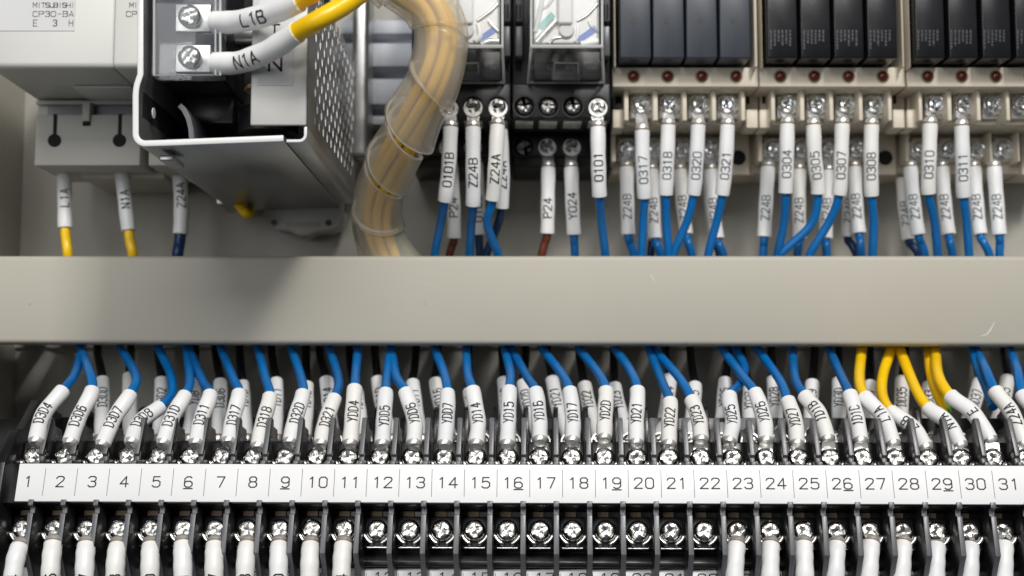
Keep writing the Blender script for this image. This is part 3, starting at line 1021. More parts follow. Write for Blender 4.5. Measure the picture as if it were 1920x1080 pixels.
def sheet_geo(poly, th, hf, hb):
    P, O = sheet(poly, th)
    g = G()
    for i in range(len(P) - 1):
        pass
    n = len(P)
    vs = []
    for h in (hf, hb):
        vs += [(p.x, -h, p.y) for p in P] + [(p.x, -h, p.y) for p in O]
    fs = []
    for i in range(n - 1):
        fs.append((i, i + 1, n + i + 1, n + i))
        b = 2 * n
        fs.append((b + i, b + n + i, b + n + i + 1, b + i + 1))
        fs.append((i, b + i, b + i + 1, i + 1))
        fs.append((n + i, n + i + 1, b + n + i + 1, b + n + i))
    fs += [(0, n, 3 * n, 2 * n), (n - 1, 3 * n - 1, 4 * n - 1, 2 * n - 1)]
    # fix second cap ordering: outer-front, outer-back, inner-back, inner-front
    fs[-1] = (n - 1, 2 * n + n - 1, 2 * n + 2 * n - 1, 2 * n - 1)
    return g.add(vs, fs)


def arc(cx, cy, r, a0, a1, k=6):
    return [(cx + r * math.cos(R(a0 + (a1 - a0) * i / k)), cy + r * math.sin(R(a0 + (a1 - a0) * i / k))) for i in range(k + 1)]


chas = [(257, -80), (257, 138), (251, 156), (249, 166), (248, 178)] + arc(272, 251, 24, 180, 95, 7) + [(300, 274), (532, 265)]
ch = part('chassis', sheet_geo(chas, 1.55, PF, 14), M['steel'], psu, bevel=0.22)
edge_mat(ch, M['steel_edge'])
part('insulation_sheet', G().box(W(264, 0, PF).x, W(266, 0, PF).x, -112, -20, W(264, 258, PF).z, W(264, -90, PF).z), M['hole'], psu)  # added sheet: darkness inside the case put into its black colour
# punched holes on chassis: bottom oval, side oval
part('rivet', G().lathe([(1.5, 0), (1.5, 0.25), (0, 0.3)], 20, Matrix.Translation(W(460, 272, 109) + Vector((0, 0, -0.05))) @ Matrix.Rotation(math.pi, 4, 'X')), M['white'], psu)
part('rivet', G().lathe([(1.3, 0), (1.3, 0.25), (0, 0.3)], 20, Matrix.Translation(Vector((W(259, 215, PF).x + 1.3, -107, W(259, 212, 107).z))) @ Matrix.Rotation(math.pi / 2, 4, 'Y')), M['white'], psu)
part('locking_tab', G().box(W(303, 290, 108).x, W(330, 290, 108).x, -110, -100, W(303, 297, 108).z - 1.0, W(303, 297, 108).z + 0.4), M['steel'], psu, bevel=0.3)
# cover: perforated right side + rounded lower corner
cov = arc(560, 251, 15, 90, 0, 6)
cov = [(536, 266)] + cov + [(575, 236)]
edge_mat(part('cover_edge', sheet_geo(cov, 0.75, PF - 0.6, 22), M['steel'], psu, bevel=0.12), M['steel_edge'], -0.5)
xs = W(575, 236, PF).x
ztop, zbot = W(575, -90, PF).z, W(575, 236, PF).z
# perforated panel: cells with octagonal holes, at constant x = xs
g = G()
th = 0.75
cell_h, cell_z = 3.55, 7.0
hA, hB = PF - 0.6, 22.0
margin = 10.0
cols = int((hA - margin - hB - 4) / cell_h)
z_lo = zbot + 1.0
rows = int((ztop - z_lo) / cell_z)


def perf_cell(g, hc, zc, a, b, rad, hole=True):
    N = 8
    ring = []
    for k in range(N):
        an = 2 * math.pi * (k + .5) / N
        ring.append((hc + 1.3 * math.cos(an), zc + 1.62 * math.sin(an)))
    corners = [(hc + a / 2, zc + b / 2), (hc, zc + b / 2), (hc - a / 2, zc + b / 2), (hc - a / 2, zc), (hc - a / 2, zc - b / 2), (hc, zc - b / 2), (hc + a / 2, zc - b / 2), (hc + a / 2, zc)]
    n0 = len(g.v)
    # dished rim: hole edge pressed inward a little
    for (hh_, zz_) in corners:
        g.v.append(Vector((xs, -hh_, zz_)))
    for (hh_, zz_) in ring:
        g.v.append(Vector((xs, -hh_, zz_)))
    for (hh_, zz_) in ring:
        g.v.append(Vector((xs - 1.3, -(hc + (hh_ - hc) * .9), zc + (zz_ - zc) * .86)))
    # ring k angle (k+.5)*45: between corner (k) start at +h,+z
    for k in range(8):
        k2 = (k + 1) % 8
        # order corners to match angles: corner angles 45,90,135,180,...
        c0 = n0 + k
        c1 = n0 + (k + 1) % 8
        r0 = n0 + 8 + k
        r1 = n0 + 8 + (k + 1) % 8
        g.f.append((c0, c1, r1, r0))
        g.f.append((r0, r1, n0 + 16 + (k + 1) % 8, n0 + 16 + k))


for i in range(cols):
    hc = hA - margin - (i + .5) * cell_h
    off = cell_z / 2 * (i % 2)
    for j in range(rows):
        zc = z_lo + off + (j + .5) * cell_z
        perf_cell(g, hc, zc, cell_h, cell_z, 1.28)
hE = hA - margin - cols * cell_h
zE0, zE1 = z_lo, z_lo + rows * cell_z + cell_z
g.add([(xs, -hA, zbot), (xs, -(hA - margin), zbot), (xs, -(hA - margin), zE1), (xs, -hA, zE1)], [(0, 1, 2, 3)])
g.add([(xs, -hE, zbot), (xs, -hB, zbot), (xs, -hB, zE1), (xs, -hE, zE1)], [(0, 1, 2, 3)])
g.add([(xs - 0.02, -(hA - margin), zbot), (xs - 0.02, -hE, zbot), (xs - 0.02, -hE, z_lo + cell_z / 2 + .02), (xs - 0.02, -(hA - margin), z_lo + cell_z / 2 + .02)], [])
for i in range(cols):
    if i % 2:
        hc = hA - margin - (i + .5) * cell_h
        g.add([(xs, -(hc + cell_h / 2), zbot), (xs, -(hc - cell_h / 2), zbot), (xs, -(hc - cell_h / 2), z_lo + cell_z / 2), (xs, -(hc + cell_h / 2), z_lo + cell_z / 2)], [(0, 1, 2, 3)])
    else:
        hc = hA - margin - (i + .5) * cell_h
        g.add([(xs, -(hc + cell_h / 2), zbot), (xs, -(hc - cell_h / 2), zbot), (xs, -(hc - cell_h / 2), z_lo), (xs, -(hc + cell_h / 2), z_lo)], [(0, 1, 2, 3)])
pp = part('perforated_side', g, M['steel'], psu, smooth=30)
pp.data.materials.append(M['steel_edge'])  # hole rims: light from above put into a brighter colour
for p in pp.data.polygons:
    if abs(p.normal.x) < 0.7:
        p.material_index = 1
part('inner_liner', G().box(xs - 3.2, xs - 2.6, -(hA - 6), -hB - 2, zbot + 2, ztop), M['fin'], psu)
# front flange panel with sticker
fl = part('front_panel', boxpx(475, 574, -90, 235, PF + 0.1, PF - 0.9), M['flange'], psu, bevel=0.35)
st = part('sticker', boxpx(487, 549, -90, 160, PF + 0.28, PF + 0.11), M['sticker'], fl, bevel=0.05)
part('lettering', flat_text('T', W(515, 56, PF + 0.33), 2.3, 2.6, 3, .42), M['ink'], st, smooth=0)
part('lettering', flat_text('N', W(516, 120, PF + 0.33), 2.9, 3.2, 3, .55), M['ink'], st, smooth=0)
# interior
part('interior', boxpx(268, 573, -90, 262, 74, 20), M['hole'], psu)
part('inner_bracket', sheet_geo([(335, 254), (333, 225), (328, 205), (320, 190), (312, 182)], -1.3, PF - 10, PF - 26), M['fin'], psu, bevel=0.1)
part('transformer', boxpx(346, 440, 176, 232, 90, 60), M['black'], psu, bevel=0.8)
part('inner_can', G().lathe([(7.5, 0), (7.5, 6), (6.8, 6.6), (0, 6.6)], 30, Matrix.Translation(W(503, 253, 98)) @ Matrix.Rotation(0, 4, 'X')), M['black'], psu, bevel=0.2)
part('coil_winding', G().tube(catmull([W(*p) for p in [(462, 168, 88), (470, 162, 90), (480, 166, 88), (470, 172, 88), (462, 168, 88)]], 6), 0.7, 8), M['copper'], psu)
part('capacitor', G().tube([W(440, 66, 90), W(486, 66, 90)], 3.2, 20), M['steel'], psu)
# terminal block of the supply
part('terminal_base', G().hexa([W(291, -90, 110), W(411, -90, 110), W(411, 142, 110), W(291, 142, 110)], [W(291, -90, 110) + Vector((0, 30, 0)), W(411, -90, 110) + Vector((0, 30, 0)), W(411, 142, 110) + Vector((0, 30, 0)), W(291, 142, 110) + Vector((0, 30, 0))]), M['black'], psu, bevel=0.5)
for py in (32, 108):
    part('terminal_plate', boxpx(330, 394, py - 24, py + 27, 111.2, 110.02), M['tin'], psu, bevel=0.15)
    add_screw(psu, W(357, py, 112.0), SCREW, spin=0.35 if py < 50 else 0.9)
rim = G()
rim.tube([W(289, -90, 116.4), W(289, 141, 116.4), W(413, 141, 116.4), W(413, -90, 116.4)], 0.32, 8)
rim.tube([W(404, -90, 116.4), W(404, 141, 116.4)], 0.22, 8)
part('cover_rim', rim, M['edge'], psu)
tc_ = part('terminal_cover', boxpx(289, 413, -90, 141, 116.5, 110.6), M['clear'], psu, bevel=0.35)
# mounting bracket to the right of the perforated side
part('mounting_bracket', G().box(W(664, 0, 22).x, W(694, 0, 22).x, -26, -9, W(664, 300, 22).z, W(664, -60, 22).z), M['steel'], psu, bevel=1.8, segs=4)
part('rail_foot', G().box(W(405, 372, 26).x, W(440, 372, 26).x, -26, -10, W(405, 384, 26).z, W(405, 366, 26).z), M['steel'], psu, bevel=0.4)
# rail stopper clip under the supply
cl_pts = [(492, 398), (500, 390), (640, 388), (645, 400), (640, 424), (622, 432), (590, 434), (580, 442), (556, 442), (546, 434), (520, 432), (500, 415)]
clip = thing('rail_clip', W(568, 415, 10), 'pale grey plastic rail clip sticking out beneath the power supply', 'clip')
g = G().loft([W(a, b, 14) for a, b in cl_pts], [W(a, b, 14) + Vector((0, 9, 0)) for a, b in cl_pts])
cb = part('clip_plate', g, M['clip'], clip, bevel=0.9, segs=3)
part('slot', boxpx(536, 600, 417, 425, 14.3, 12), M['duct_side'], cb, bevel=0.3)
for px in (514, 616):
    part('dimple', G().lathe([(1.0, 0), (1.0, 0.3), (0, 0.3)], 16, Matrix.Translation(W(px, 418, 14)) @ Matrix.Rotation(math.pi / 2, 4, 'X')), M['black'], cb)
part('clip_body', boxpx(500, 640, 372, 392, 12, 3), M['clip'], clip, bevel=0.5)
# short yellow wire end under the supply
c = catmull([W(*p) for p in [(440, 372, 24), (452, 390, 26), (464, 402, 27), (470, 396, 20)]], 6)
solo('yellow_wire_end', G().tube(c, 1.5, 12), M['yellow'], 'short bit of yellow wire poking out under the power supply', 'wire', smooth=60)

# wires of the supply
marked_wire('yellow wire in white sleeve marked L1B curving from the power supply', 'L1B', [(404, 41, 114.5), (440, 41, 117), (500, 28, 122), (562, 2, 127)], [(600, -18, 130), (660, -60, 130)], 'yellow',
            rs=2.65, rw=2.0, cw=1.9, ch=2.9, adv=2.5, sw=0.36, tpos=0.52, lug=False, group='wires of the power supply')
marked_wire('yellow wire in white sleeve marked N1A curving from the power supply', 'N1A', [(404, 118, 114.5), (448, 117, 117), (505, 95, 122), (558, 60, 127)], [(600, 36, 130), (645, 10, 128), (700, -30, 124)], 'yellow',
            rs=2.65, rw=2.35, cw=1.9, ch=2.9, adv=2.5, sw=0.36, tpos=0.42, tphi=0.05, lug=False, group='wires of the power supply')

# ------------------------------------------------------------------ spiral wrap with its wires
path = catmull([W(*p) for p in [(690, -70, 84), (755, -28, 84), (804, 8, 83), (827, 52, 82), (826, 100, 81), (811, 152, 79), (784, 206, 74), (756, 262, 67), (728, 318, 59), (709, 372, 52), (709, 424, 46), (728, 474, 41.5), (752, 520, 39)]], 14)


def frames(path):
    T = [(path[min(i + 1, len(path) - 1)] - path[max(i - 1, 0)]).normalized() for i in range(len(path))]
    n_ = T[0].orthogonal().normalized()
    out = []
    for i, t in enumerate(T):
        n_ = (n_ - t * n_.dot(t)).normalized()
        out.append((t, n_.copy(), t.cross(n_)))
    return out


fr = frames(path)
cum = [0.0]
for a, b in zip(path[:-1], path[1:]):
    cum.append(cum[-1] + (b - a).length)


def at_s(s):
    s = max(0, min(cum[-1] - 1e-6, s))
    i = 0
    lo, hi = 0, len(cum) - 2
    while lo < hi:
        m = (lo + hi + 1) // 2
        if cum[m] <= s:
            lo = m
        else:
            hi = m - 1
    i = lo
    f = (s - cum[i]) / (cum[i + 1] - cum[i])
    P = path[i].lerp(path[i + 1], f)
    T = fr[i][0].lerp(fr[i + 1][0], f).normalized()
    N = fr[i][1].lerp(fr[i + 1][1], f)
    N = (N - T * N.dot(T)).normalized()
    return P, T, N, T.cross(N)


pitch, width = 15.5, 14.6
turns = cum[-1] / pitch + 1
KS, KU = 40, 9
g = G()
tot = int(turns * KS)
PH = 1.2
for i in range(tot + 1):
    th_ = i / KS
    for j in range(KU):
        u = j / (KU - 1)
        s = (th_ - 1) * pitch + 1.4 * math.sin(1.37 * th_) + u * (width + 0.9 * math.sin(2.3 * th_ + 1))
        P, T, N, B = at_s(s)
        a = -2 * math.pi * th_ + PH
        flare = 6.0 + (0.95 + 0.7 * math.sin(1.9 * th_ + 0.6)) * u ** 1.7 + 0.25 * math.sin(5.1 * th_)
        g.v.append(P + (N * math.cos(a) + B * math.sin(a)) * flare + (T * 0))
for i in range(tot):
    for j in range(KU - 1):
        a = i * KU + j
        g.f.append((a, a + 1, a + KU + 1, a + KU))
wrap = solo('spiral_wrap', g, M['wrap'], 'milky translucent spiral wrap bundling yellow wires beside the power supply', 'cable wrap', smooth=60)
wrap.data.materials.append(M['wrap_edge'])
md = wrap.modifiers.new('thickness', 'SOLIDIFY')
md.thickness = 0.0011
md.material_offset_rim = 1
offs = [(0.2, 2.6, 'yellow', 'front of'), (1.3, 2.9, 'yellow', 'right side of'), (2.5, 2.9, 'yellow', 'back of'), (3.7, 3.0, 'yellow', 'lower side of'), (4.6, 3.1, 'darkblue', 'left side of'), (5.45, 3.1, 'yellow', 'upper side of'), (0, 0, 'yellow', 'middle of'), (4.2, 4.6, 'green', 'left edge of')]
for k, (an, rr, col, where) in enumerate(offs):
    pts = []
    for i in range(0, len(path), 2):
        t, nn, bb = fr[i]
        a = an + cum[i] * 0.022
        pts.append(path[i] + (nn * math.cos(a) + bb * math.sin(a)) * rr * 1.06)
    solo('bundled_wire', G().tube(pts, 0.9 if col == 'green' else 1.38, 10), M[col], f'{ {"yellow":"yellow","darkblue":"dark blue","green":"green"}[col]} wire in the {where} the spiral wrapped bundle', 'wire', 'wires inside the spiral wrap', smooth=60)
c = catmull([W(*p) for p in [(672, 418, 40), (676, 440, 40), (690, 470, 38), (700, 500, 34)]], 6)
solo('dark_blue_wire', G().tube(c, 1.9, 12), M['darkblue'], 'dark blue wire left of the spiral wrap just above the duct', 'wire', smooth=60)


# ------------------------------------------------------------------ relay sockets and clear relays
def socket(dx, label, relay_label):
    """dx: pixel offset from the right-hand socket (x 960..1146)"""
    o = W(1053 + dx, 230, 0)
    t = thing('relay_socket', o, label, 'relay socket', 'black relay sockets')

    def bp(x0, x1, y0, y1, hf, hb):
        return boxpx(x0 + dx, x1 + dx, y0, y1, hf, hb)
    part('base', bp(962, 1142, -90, 314, 24, 0.1), M['socket'], t, bevel=0.6)
    part('upper_tier', bp(960, 1145, 156, 222, 48, 20), M['socket'], t, bevel=0.5)
    part('back_tier', bp(960, 1145, -90, 168, 46, 20), M['socket'], t, bevel=0.5)
    part('lower_tier', bp(961, 1100, 254, 292, 27, 5), M['socket'], t, bevel=0.5)
    for x in (966, 1130):
        sl = part('side_clip', bp(x, x + 14, -90, 40, 53, 44), M['fin'], t, bevel=0.4)
        part('side_clip', bp(x, x + 14, 48, 105, 52, 44), M['fin'], t, bevel=0.4)
        for q in (3, 9):
            part('slot', bp(x + q - 1.5, x + q + 1.5, 108, 132, 46.4, 45), M['hole'], t)
            part('slot', bp(x + q - 1.5, x + q + 1.5, 8, 35, 53.3, 52), M['hole'], sl)
    for x in (983, 1028, 1074, 1121):
        w_ = part('screw_well', G().lathe([(3.4, 0), (3.4, 0.4), (2.9, 0.4), (2.7, 0.05), (2.7, 0)], 24, Matrix.Translation(W(x + dx, 200, 48)) @ Matrix.Rotation(math.pi / 2, 4, 'X')), M['black'], t)
        add_screw(t, W(x + dx, 201, 47.3), SCREW_S, tilt=0.3)
        part('contact', bp(x - 17, x + 17, 226, 229, 45, 36), M['tin'], t, bevel=0.2)
    for x in (982, 1026, 1072):
        part('screw_well', G().lathe([(3.4, 0), (3.4, 0.4), (2.9, 0.4), (2.7, 0.05), (2.7, 0)], 24, Matrix.Translation(W(x + dx, 275, 27)) @ Matrix.Rotation(math.pi / 2, 4, 'X')), M['black'], t)
        add_screw(t, W(x + dx, 276, 26.3), SCREW_S, tilt=0.3)
    # relay
    rl = thing('clear_relay', W(1062 + dx, 100, 48), relay_label, 'relay', 'clear plug-in relays')
    f = [W(996 + dx, -90, 70), W(1129 + dx, -90, 70), W(1129 + dx, 87, 70), W(996 + dx, 87, 70)]
    b = [W(988 + dx, -90, 48.3), W(1134 + dx, -90, 48.3), W(1134 + dx, 158, 48.3), W(988 + dx, 158, 48.3)]
    part('clear_cover', G().loft(f, b), M['clear2'], rl, bevel=0.5)
    ri = G()
    ri.tube([f[3], f[2]], 0.5, 8)
    ri.tube([b[3] + Vector((.4, -.5, .4)), b[2] + Vector((-.4, -.5, .4))], 0.4, 8)
    ri.tube([f[3], b[3] + Vector((.3, -.3, .3))], 0.42, 8)
    ri.tube([f[2], b[2] + Vector((-.3, -.3, .3))], 0.42, 8)
    ri.tube([f[3], f[0]], 0.35, 8)
    ri.tube([f[2], f[1]], 0.35, 8)
    ri.tube([W(1040 + dx, 154, 49.6), W(1040 + dx, 118, 56), W(1084 + dx, 118, 56), W(1084 + dx, 154, 49.6)], 0.22, 8)
    part('cover_edge', ri, M['edge'], rl)
    part('inner_base', boxpx(1000 + dx, 1126 + dx, 96, 150, 51, 48.2), M['socket'], rl, bevel=0.3)
    part('inner_base_rib', boxpx(1034 + dx, 1088 + dx, 118, 150, 53, 51.1), M['fin'], rl, bevel=0.2)
    ff = part('front_frame', boxpx(1001 + dx, 1124 + dx, -90, 82, 67.2, 64), M['white'], rl, bevel=0.8, segs=3)
    lv = part('test_lever', boxpx(1046 + dx, 1074 + dx, -90, 44, 69.2, 67.25), M['white'], rl, bevel=0.7, segs=3)
    part('lever_knob', G().lathe([(2.1, 0), (2.1, 0.7), (1.8, 1.0), (0, 1.0)], 24, Matrix.Translation(W(1062 + dx, 58, 67.2)) @ Matrix.Rotation(math.pi / 2, 4, 'X')), M['sticker'], lv)
    for (x0, y0, x1, y1, m_) in ((1012, 52, 1037, 26, 'teal'), (1084, 76, 1118, 52, 'bluep')):
        p0, p1 = W(x0 + dx, y0, 67.4), W(x1 + dx, y1, 67.4)
        d = (p1 - p0).normalized()
        nn = Vector((-d.z, 0, d.x)) * 0.85
        part('printed_mark', G().add([p0 + nn, p0 - nn, p1 - nn, p1 + nn], [(0, 1, 2, 3)]), M[m_], ff, smooth=0)
    # moulded ribs and contact springs behind the clear front
    rg = random.Random(11 + int(dx))
    for (x0, y0, x1, y1) in ((1006, 80, 1042, 40), (1082, 40, 1120, 8), (1008, 20, 1040, -6), (1090, 84, 1122, 78), (1004, 60, 1020, -20), (1078, 78, 1084, 46), (1030, 82, 1056, 70), (1104, 40, 1122, 60)):
        q = [W(x0 + dx, y0, 67), W((x0 + x1) / 2 + dx + rg.uniform(-7, 7), (y0 + y1) / 2 + rg.uniform(-7, 7), 67.2), W(x1 + dx, y1, 67)]
        part('rib', G().tube(catmull(q, 5), rg.uniform(.5, 1.1), 10), M[rg.choice(('white', 'edge', 'edge', 'tin'))], ff)
    return t


socket(0, 'black relay socket beside the beige relay bases, right of its twin', 'clear relay with white inside and coloured marks, right of its twin')
socket(-187, 'black relay socket partly hidden behind the spiral wrap', 'clear relay partly hidden behind the spiral wrap')

UPD = (0, -1, 0)
up_ = Vector(UPD)


def sk(x, y, h):
    return (W(x, y, h), up_)


hang_wire('blue wire in white sleeve marked 0101B nearest the spiral wrap', '0101B', [(845, 240, 52), (841, 315, 52), (834, 377, 50)], [(826, 420, 44), (815, 478, 37)], 'blue', sk(842, 205, 48.2), adv=1.95)
hang_wire('blue wire in white sleeve marked Z24B on the socket behind the spiral wrap', 'Z24B', [(887, 240, 52), (887, 315, 52), (887, 385, 49)], [(884, 420, 44), (880, 478, 37)], 'blue', sk(887, 203, 48.2))
hang_wire('blue wire in white sleeve marked Z24A on the socket behind the spiral wrap', 'Z24A', [(933, 236, 53), (929, 310, 53), (924, 375, 50)], [(914, 420, 46), (934, 480, 38)], 'blue', sk(934, 203, 48.2))
hang_wire('brown wire in shaded sleeve marked P24 behind sleeve 0101B', 'P24', [(845, 306, 29), (850, 380, 29), (851, 447, 28)], [(848, 460, 27), (843, 479, 26)], 'brown', sk(840, 277, 27.2), tpos=.4)
hang_wire('blue wire in shaded sleeve behind sleeve Z24B on the left socket', '0102', [(892, 306, 29), (896, 380, 29), (898, 440, 28)], [(899, 458, 27), (900, 479, 26)], 'darkblue', sk(887, 277, 27.2), tpos=.35)
hang_wire('blue wire in shaded sleeve tucked behind sleeve Z24A on the left socket', 'Z24A', [(938, 244, 47), (942, 320, 46), (940, 390, 44)], [(932, 425, 40), (912, 479, 32)], 'darkblue', None, lug=False)
hang_wire('brown wire in white sleeve marked P24 on the socket beside beige holders', 'P24', [(1028, 315, 31), (1027, 380, 31), (1026, 438, 30)], [(1022, 455, 29), (1016, 479, 28)], 'brown', sk(1026, 277, 27.2), tpos=.38)
hang_wire('blue wire in white sleeve marked Y024 between sleeves P24 and 0101', 'Y024', [(1071, 315, 31), (1073, 380, 31), (1076, 440, 30)], [(1077, 458, 29), (1078, 479, 28)], 'blue', sk(1072, 277, 27.2))
hang_wire('blue wire in white sleeve marked 0101 just left of the beige holders', '0101', [(1121, 240, 52), (1122, 305, 52), (1124, 368, 50)], [(1127, 410, 45), (1135, 478, 38)], 'blue', sk(1121, 203, 48.2))


# ------------------------------------------------------------------ beige relay bases with four relays each
def module(dx, which, relays_mat, n_rel=4, textured=False):
    t = thing('relay_holder', W(1284 + dx, 240, 0), f'{which} beige relay holder with a row of red indicator lamps', 'relay holder', 'beige relay holders')

    def bp(x0, x1, y0, y1, hf, hb, g=None):
        return boxpx(x0 + dx, x1 + dx, y0, y1, hf, hb, g)
    # lamp strip
    part('lamp_strip', bp(1148.6, 1422.4, 126, 163, 46, 10), M['beige'], t, bevel=0.35)
    # relay cradle sides (grey beige rails beside the relays)
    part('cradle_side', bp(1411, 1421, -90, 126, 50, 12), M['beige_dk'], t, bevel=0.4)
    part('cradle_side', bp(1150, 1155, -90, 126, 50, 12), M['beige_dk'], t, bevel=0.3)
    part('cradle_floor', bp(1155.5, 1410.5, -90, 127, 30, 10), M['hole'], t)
    # upper terminal tier
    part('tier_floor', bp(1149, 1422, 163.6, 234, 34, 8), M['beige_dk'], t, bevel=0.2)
    for x0, x1 in ((1170, 1179), (1224, 1234), (1279, 1288.5), (1334, 1343.5), (1389, 1398)):
        part('divider', bp(x0, x1, 163.5, 226, 42.5, 33), M['beige'], t, bevel=0.3)
    part('end_wall', bp(1399, 1421.5, 205, 240, 39, 30), M['beige'], t, bevel=0.3)
    part('end_wall', bp(1149, 1169, 205, 240, 39, 30), M['beige'], t, bevel=0.3)
    part('rail_hole', bp(1154, 1165, 176, 194, 34.3, 33), M['hole'], t)
    part('rail_hole', bp(1400, 1405, 176, 194, 34.3, 33), M['hole'], t)
    # lower terminal tier
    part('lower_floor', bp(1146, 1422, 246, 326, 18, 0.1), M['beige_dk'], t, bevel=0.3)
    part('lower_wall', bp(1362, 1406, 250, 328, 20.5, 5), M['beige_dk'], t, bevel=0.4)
    part('lower_hole', G().lathe([(2.3, 0), (2.3, 0.4), (0, 0.4)], 22, Matrix.Translation(W(1384 + dx, 296, 20.4)) @ Matrix.Rotation(math.pi / 2, 4, 'X')), M['hole'], t)
    for x0, x1 in ((1146, 1155), (1200, 1206), (1252, 1258), (1304, 1310), (1356, 1362)):
        part('divider', bp(x0, x1, 246.5, 303, 26.5, 17.5), M['beige'], t, bevel=0.3)
    for k, x in enumerate((1202, 1256, 1310.5, 1364.5)):
        add_screw(t, W(x + dx, 196, 36.6), SCREW_Z, washer=WASHER, tilt=0.12)
        part('terminal_plate', bp(x - 21, x + 21, 172, 222, 35.9, 34.05), M['tin'], t, bevel=0.2)
    for k, x in enumerate((1176, 1228, 1279, 1331)):
        add_screw(t, W(x + dx, 280, 20.6), SCREW_Z, washer=WASHER, tilt=0.12)
        part('terminal_plate', bp(x - 19, x + 19, 258, 303, 19.9, 18.05), M['tin'], t, bevel=0.2)
    for k, x in enumerate((1187.5, 1251.5, 1315.5, 1380)):
        l = part('indicator_lamp', G().lathe([(1.55, 0), (1.5, 0.5), (1.15, 1.0), (0.6, 1.25), (0, 1.3)], 20, Matrix.Translation(W(x + dx, 143.5, 46)) @ Matrix.Rotation(math.pi / 2, 4, 'X')), M['led'], t, smooth=80)
        part('bezel', G().lathe([(1.6, -.1), (1.95, -.1), (1.95, 0.15), (1.6, 0.2)], 20, Matrix.Translation(W(x + dx, 143.5, 46)) @ Matrix.Rotation(math.pi / 2, 4, 'X')), M['ledring'], l)
    names = ['first', 'second', 'third', 'fourth']
    for k in range(n_rel):
        x0 = 1160.5 + k * 62.2
        kind = 'slate grey relay with a dark dot' if not textured else 'black relay with faint printed lettering'
        r_ = thing('plug_in_relay', W(x0 + 31 + dx, 60, 45), f'{kind}, {names[k]} from left on the {which} beige holder', 'relay', 'small relays on the beige holders')
        part('case', bp(x0, x0 + 60.6, -90, 109, 53.5, 31), M[relays_mat], r_, bevel=0.45)
        if not textured:
            part('dot', G().lathe([(0.95, 0), (0.95, 0.06), (0, 0.06)], 20, Matrix.Translation(W(x0 + 29 + dx, 39, 53.5)) @ Matrix.Rotation(math.pi / 2, 4, 'X')), M['black'], r_, smooth=0)
        else:
            gg = G()
            for q in range(6):
                xx0 = x0 + 8 + q * 7.2
                y1 = 92 if q == 0 else random.choice((78, 82, 86))
                yy = 56
                while yy < y1:
                    ln = random.uniform(3, 9)
                    a_, b_ = W(xx0 + dx, yy, 53.57), W(xx0 + 3.6 + dx, min(y1, yy + ln), 53.57)
                    gg.add([(a_.x, a_.y, a_.z), (b_.x, a_.y, a_.z), (b_.x, a_.y, b_.z), (a_.x, a_.y, b_.z)], [(0, 1, 2, 3)])
                    yy += ln + 1.6
            part('printing', gg, M['print'], r_, smooth=0)
    return t


module(0, 'leftmost', 'relay_grey')
module(275.2, 'middle', 'relay', textured=True)
module(551.5, 'rightmost', 'relay', textured=True)

UP = 'upper screw row'
TOPW = [
    # text, sleeve, wire, tier, screw x
    ('0317', [(1204, 246), (1205, 310), (1208, 372)], [(1206, 410), (1203, 478)], 1202),
    ('0318', [(1253, 236), (1251, 300), (1248.5, 366)], [(1249, 410), (1253, 478)], 1256),
    ('0320', [(1309, 236), (1306, 300), (1300, 366)], [(1287, 418), (1262, 479)], 1310.5),
    ('0321', [(1364, 236), (1361, 300), (1354, 366)], [(1345, 410), (1328, 478)], 1364.5),
    ('0304', [(1476, 234), (1475, 300), (1473, 362)], [(1470, 415), (1458, 478)], 1477),
    ('0305', [(1525, 236), (1528, 300), (1534, 364)], [(1520, 422), (1462, 479)], 1531),
    ('0307', [(1579, 234), (1577, 300), (1573, 366)], [(1555, 415), (1518, 479)], 1585.5),
    ('0308', [(1634, 236), (1633, 300), (1634, 368)], [(1638, 415), (1636, 478)], 1639.5),
    ('0310', [(1744, 234), (1742, 300), (1741, 364)], [(1752, 415), (1758, 478)], 1753.5),
    ('0311', [(1803, 238), (1805, 300), (1807, 370)], [(1812, 415), (1817, 478)], 1807.5),
]
for i, (t, sl, wr, sx) in enumerate(TOPW):
    pos = ['first', 'second', 'third', 'fourth'][i % 4] + ' upper screw of ' + ['leftmost', 'middle', 'rightmost'][i // 4]
    S = [(a, b, hh_) for (a, b), hh_ in zip(sl, (42.5, 42, 40))]
    Wp = [(a, b, hh_) for (a, b), hh_ in zip(wr, (37, 33))]
    hang_wire(f'blue wire in white sleeve marked {t} on {pos} beige holder', t, S, Wp, 'blue', sk(sx, 196, 36.4), ink='fadedink', tphi=-0.05)
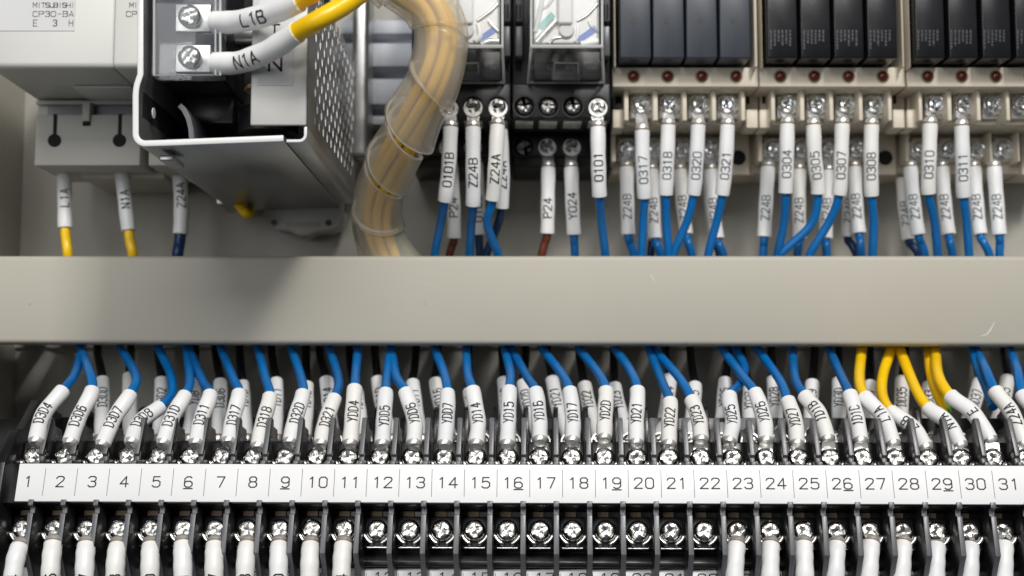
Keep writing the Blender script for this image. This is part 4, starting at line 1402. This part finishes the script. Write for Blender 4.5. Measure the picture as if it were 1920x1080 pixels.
LOWW = [
    ([(1175, 315), (1176, 380), (1178, 441)], [(1181, 455), (1188, 478)], 1176, 'left of sleeve 0317'),
    ([(1222, 320), (1225, 385), (1228, 449)], [(1232, 460), (1238, 478)], 1228, 'between sleeves 0317 and 0318'),
    ([(1275, 320), (1280, 380), (1287, 441)], [(1291, 456), (1297, 478)], 1279, 'between sleeves 0318 and 0320'),
    ([(1333, 320), (1337, 385), (1345, 449)], [(1349, 460), (1356, 478)], 1331, 'between sleeves 0320 and 0321'),
    ([(1440, 315), (1436, 380), (1433, 445)], [(1432, 458), (1431, 478)], 1451.2 - 9, 'left of sleeve 0304'),
    ([(1498, 320), (1498, 385), (1499, 449)], [(1497, 460), (1495, 478)], 1503.2 - 6, 'between sleeves 0304 and 0305'),
    ([(1553, 322), (1550, 385), (1548, 449)], [(1549, 460), (1550, 478)], 1554, 'between sleeves 0305 and 0307'),
    ([(1602, 315), (1605, 380), (1611, 439)], [(1613, 456), (1615, 478)], 1606, 'between sleeves 0307 and 0308'),
    ([(1707, 315), (1713, 380), (1722, 441)], [(1727, 456), (1734, 478)], 1717, 'left of sleeve 0310'),
    ([(1766, 315), (1771, 380), (1779, 441)], [(1782, 456), (1786, 478)], 1771, 'between sleeves 0310 and 0311'),
    ([(1826, 315), (1831, 380), (1838, 441)], [(1845, 456), (1855, 478)], 1830, 'just right of sleeve 0311'),
    ([(1864, 315), (1869, 380), (1874, 441)], [(1875, 456), (1874, 478)], 1872, 'furthest right above the duct'),
]
for i, (sl, wr, sx, where) in enumerate(LOWW):
    k = 0 if i in (0, 4, 8, 11) else -2.5
    S = [(a, b, hh_) for (a, b), hh_ in zip(sl, (25 + k, 26 + k, 27 + k))]
    Wp = [(a, b, hh_) for (a, b), hh_ in zip(wr, (26, 25))]
    pos = ['first', 'second', 'third', 'fourth'][i % 4] + ' lower screw of ' + ['leftmost', 'middle', 'rightmost'][i // 4]
    hang_wire(f'wire in white sleeve marked Z24B on {pos} beige holder', 'Z24B', S, Wp, 'blue', sk(sx, 280, 20.4), ink='fadedink', tpos=0.40)
for (sl, wr, lab) in (([(1330, 330), (1333, 380), (1338, 440)], [(1343, 456), (1349, 478)], 'second shaded sleeve doubled up behind sleeve 0321'),
                      ([(1594, 330), (1592, 385), (1590, 446)], [(1596, 458), (1606, 478)], 'shaded sleeve behind the one between 0307 and 0308'),
                      ([(1693, 335), (1696, 385), (1704, 450)], [(1712, 462), (1722, 478)], 'shaded sleeve behind the one left of 0310'),
                      ([(1215, 325), (1218, 385), (1222, 440)], [(1222, 456), (1220, 478)], 'shaded sleeve doubled up behind sleeve 0317')):
    hang_wire(lab + ' with a blue wire', 'Z24B', [(a, b, 17) for a, b in sl], [(a, b, 19) for a, b in wr], 'darkblue', None, lug=False, ink='fadedink')
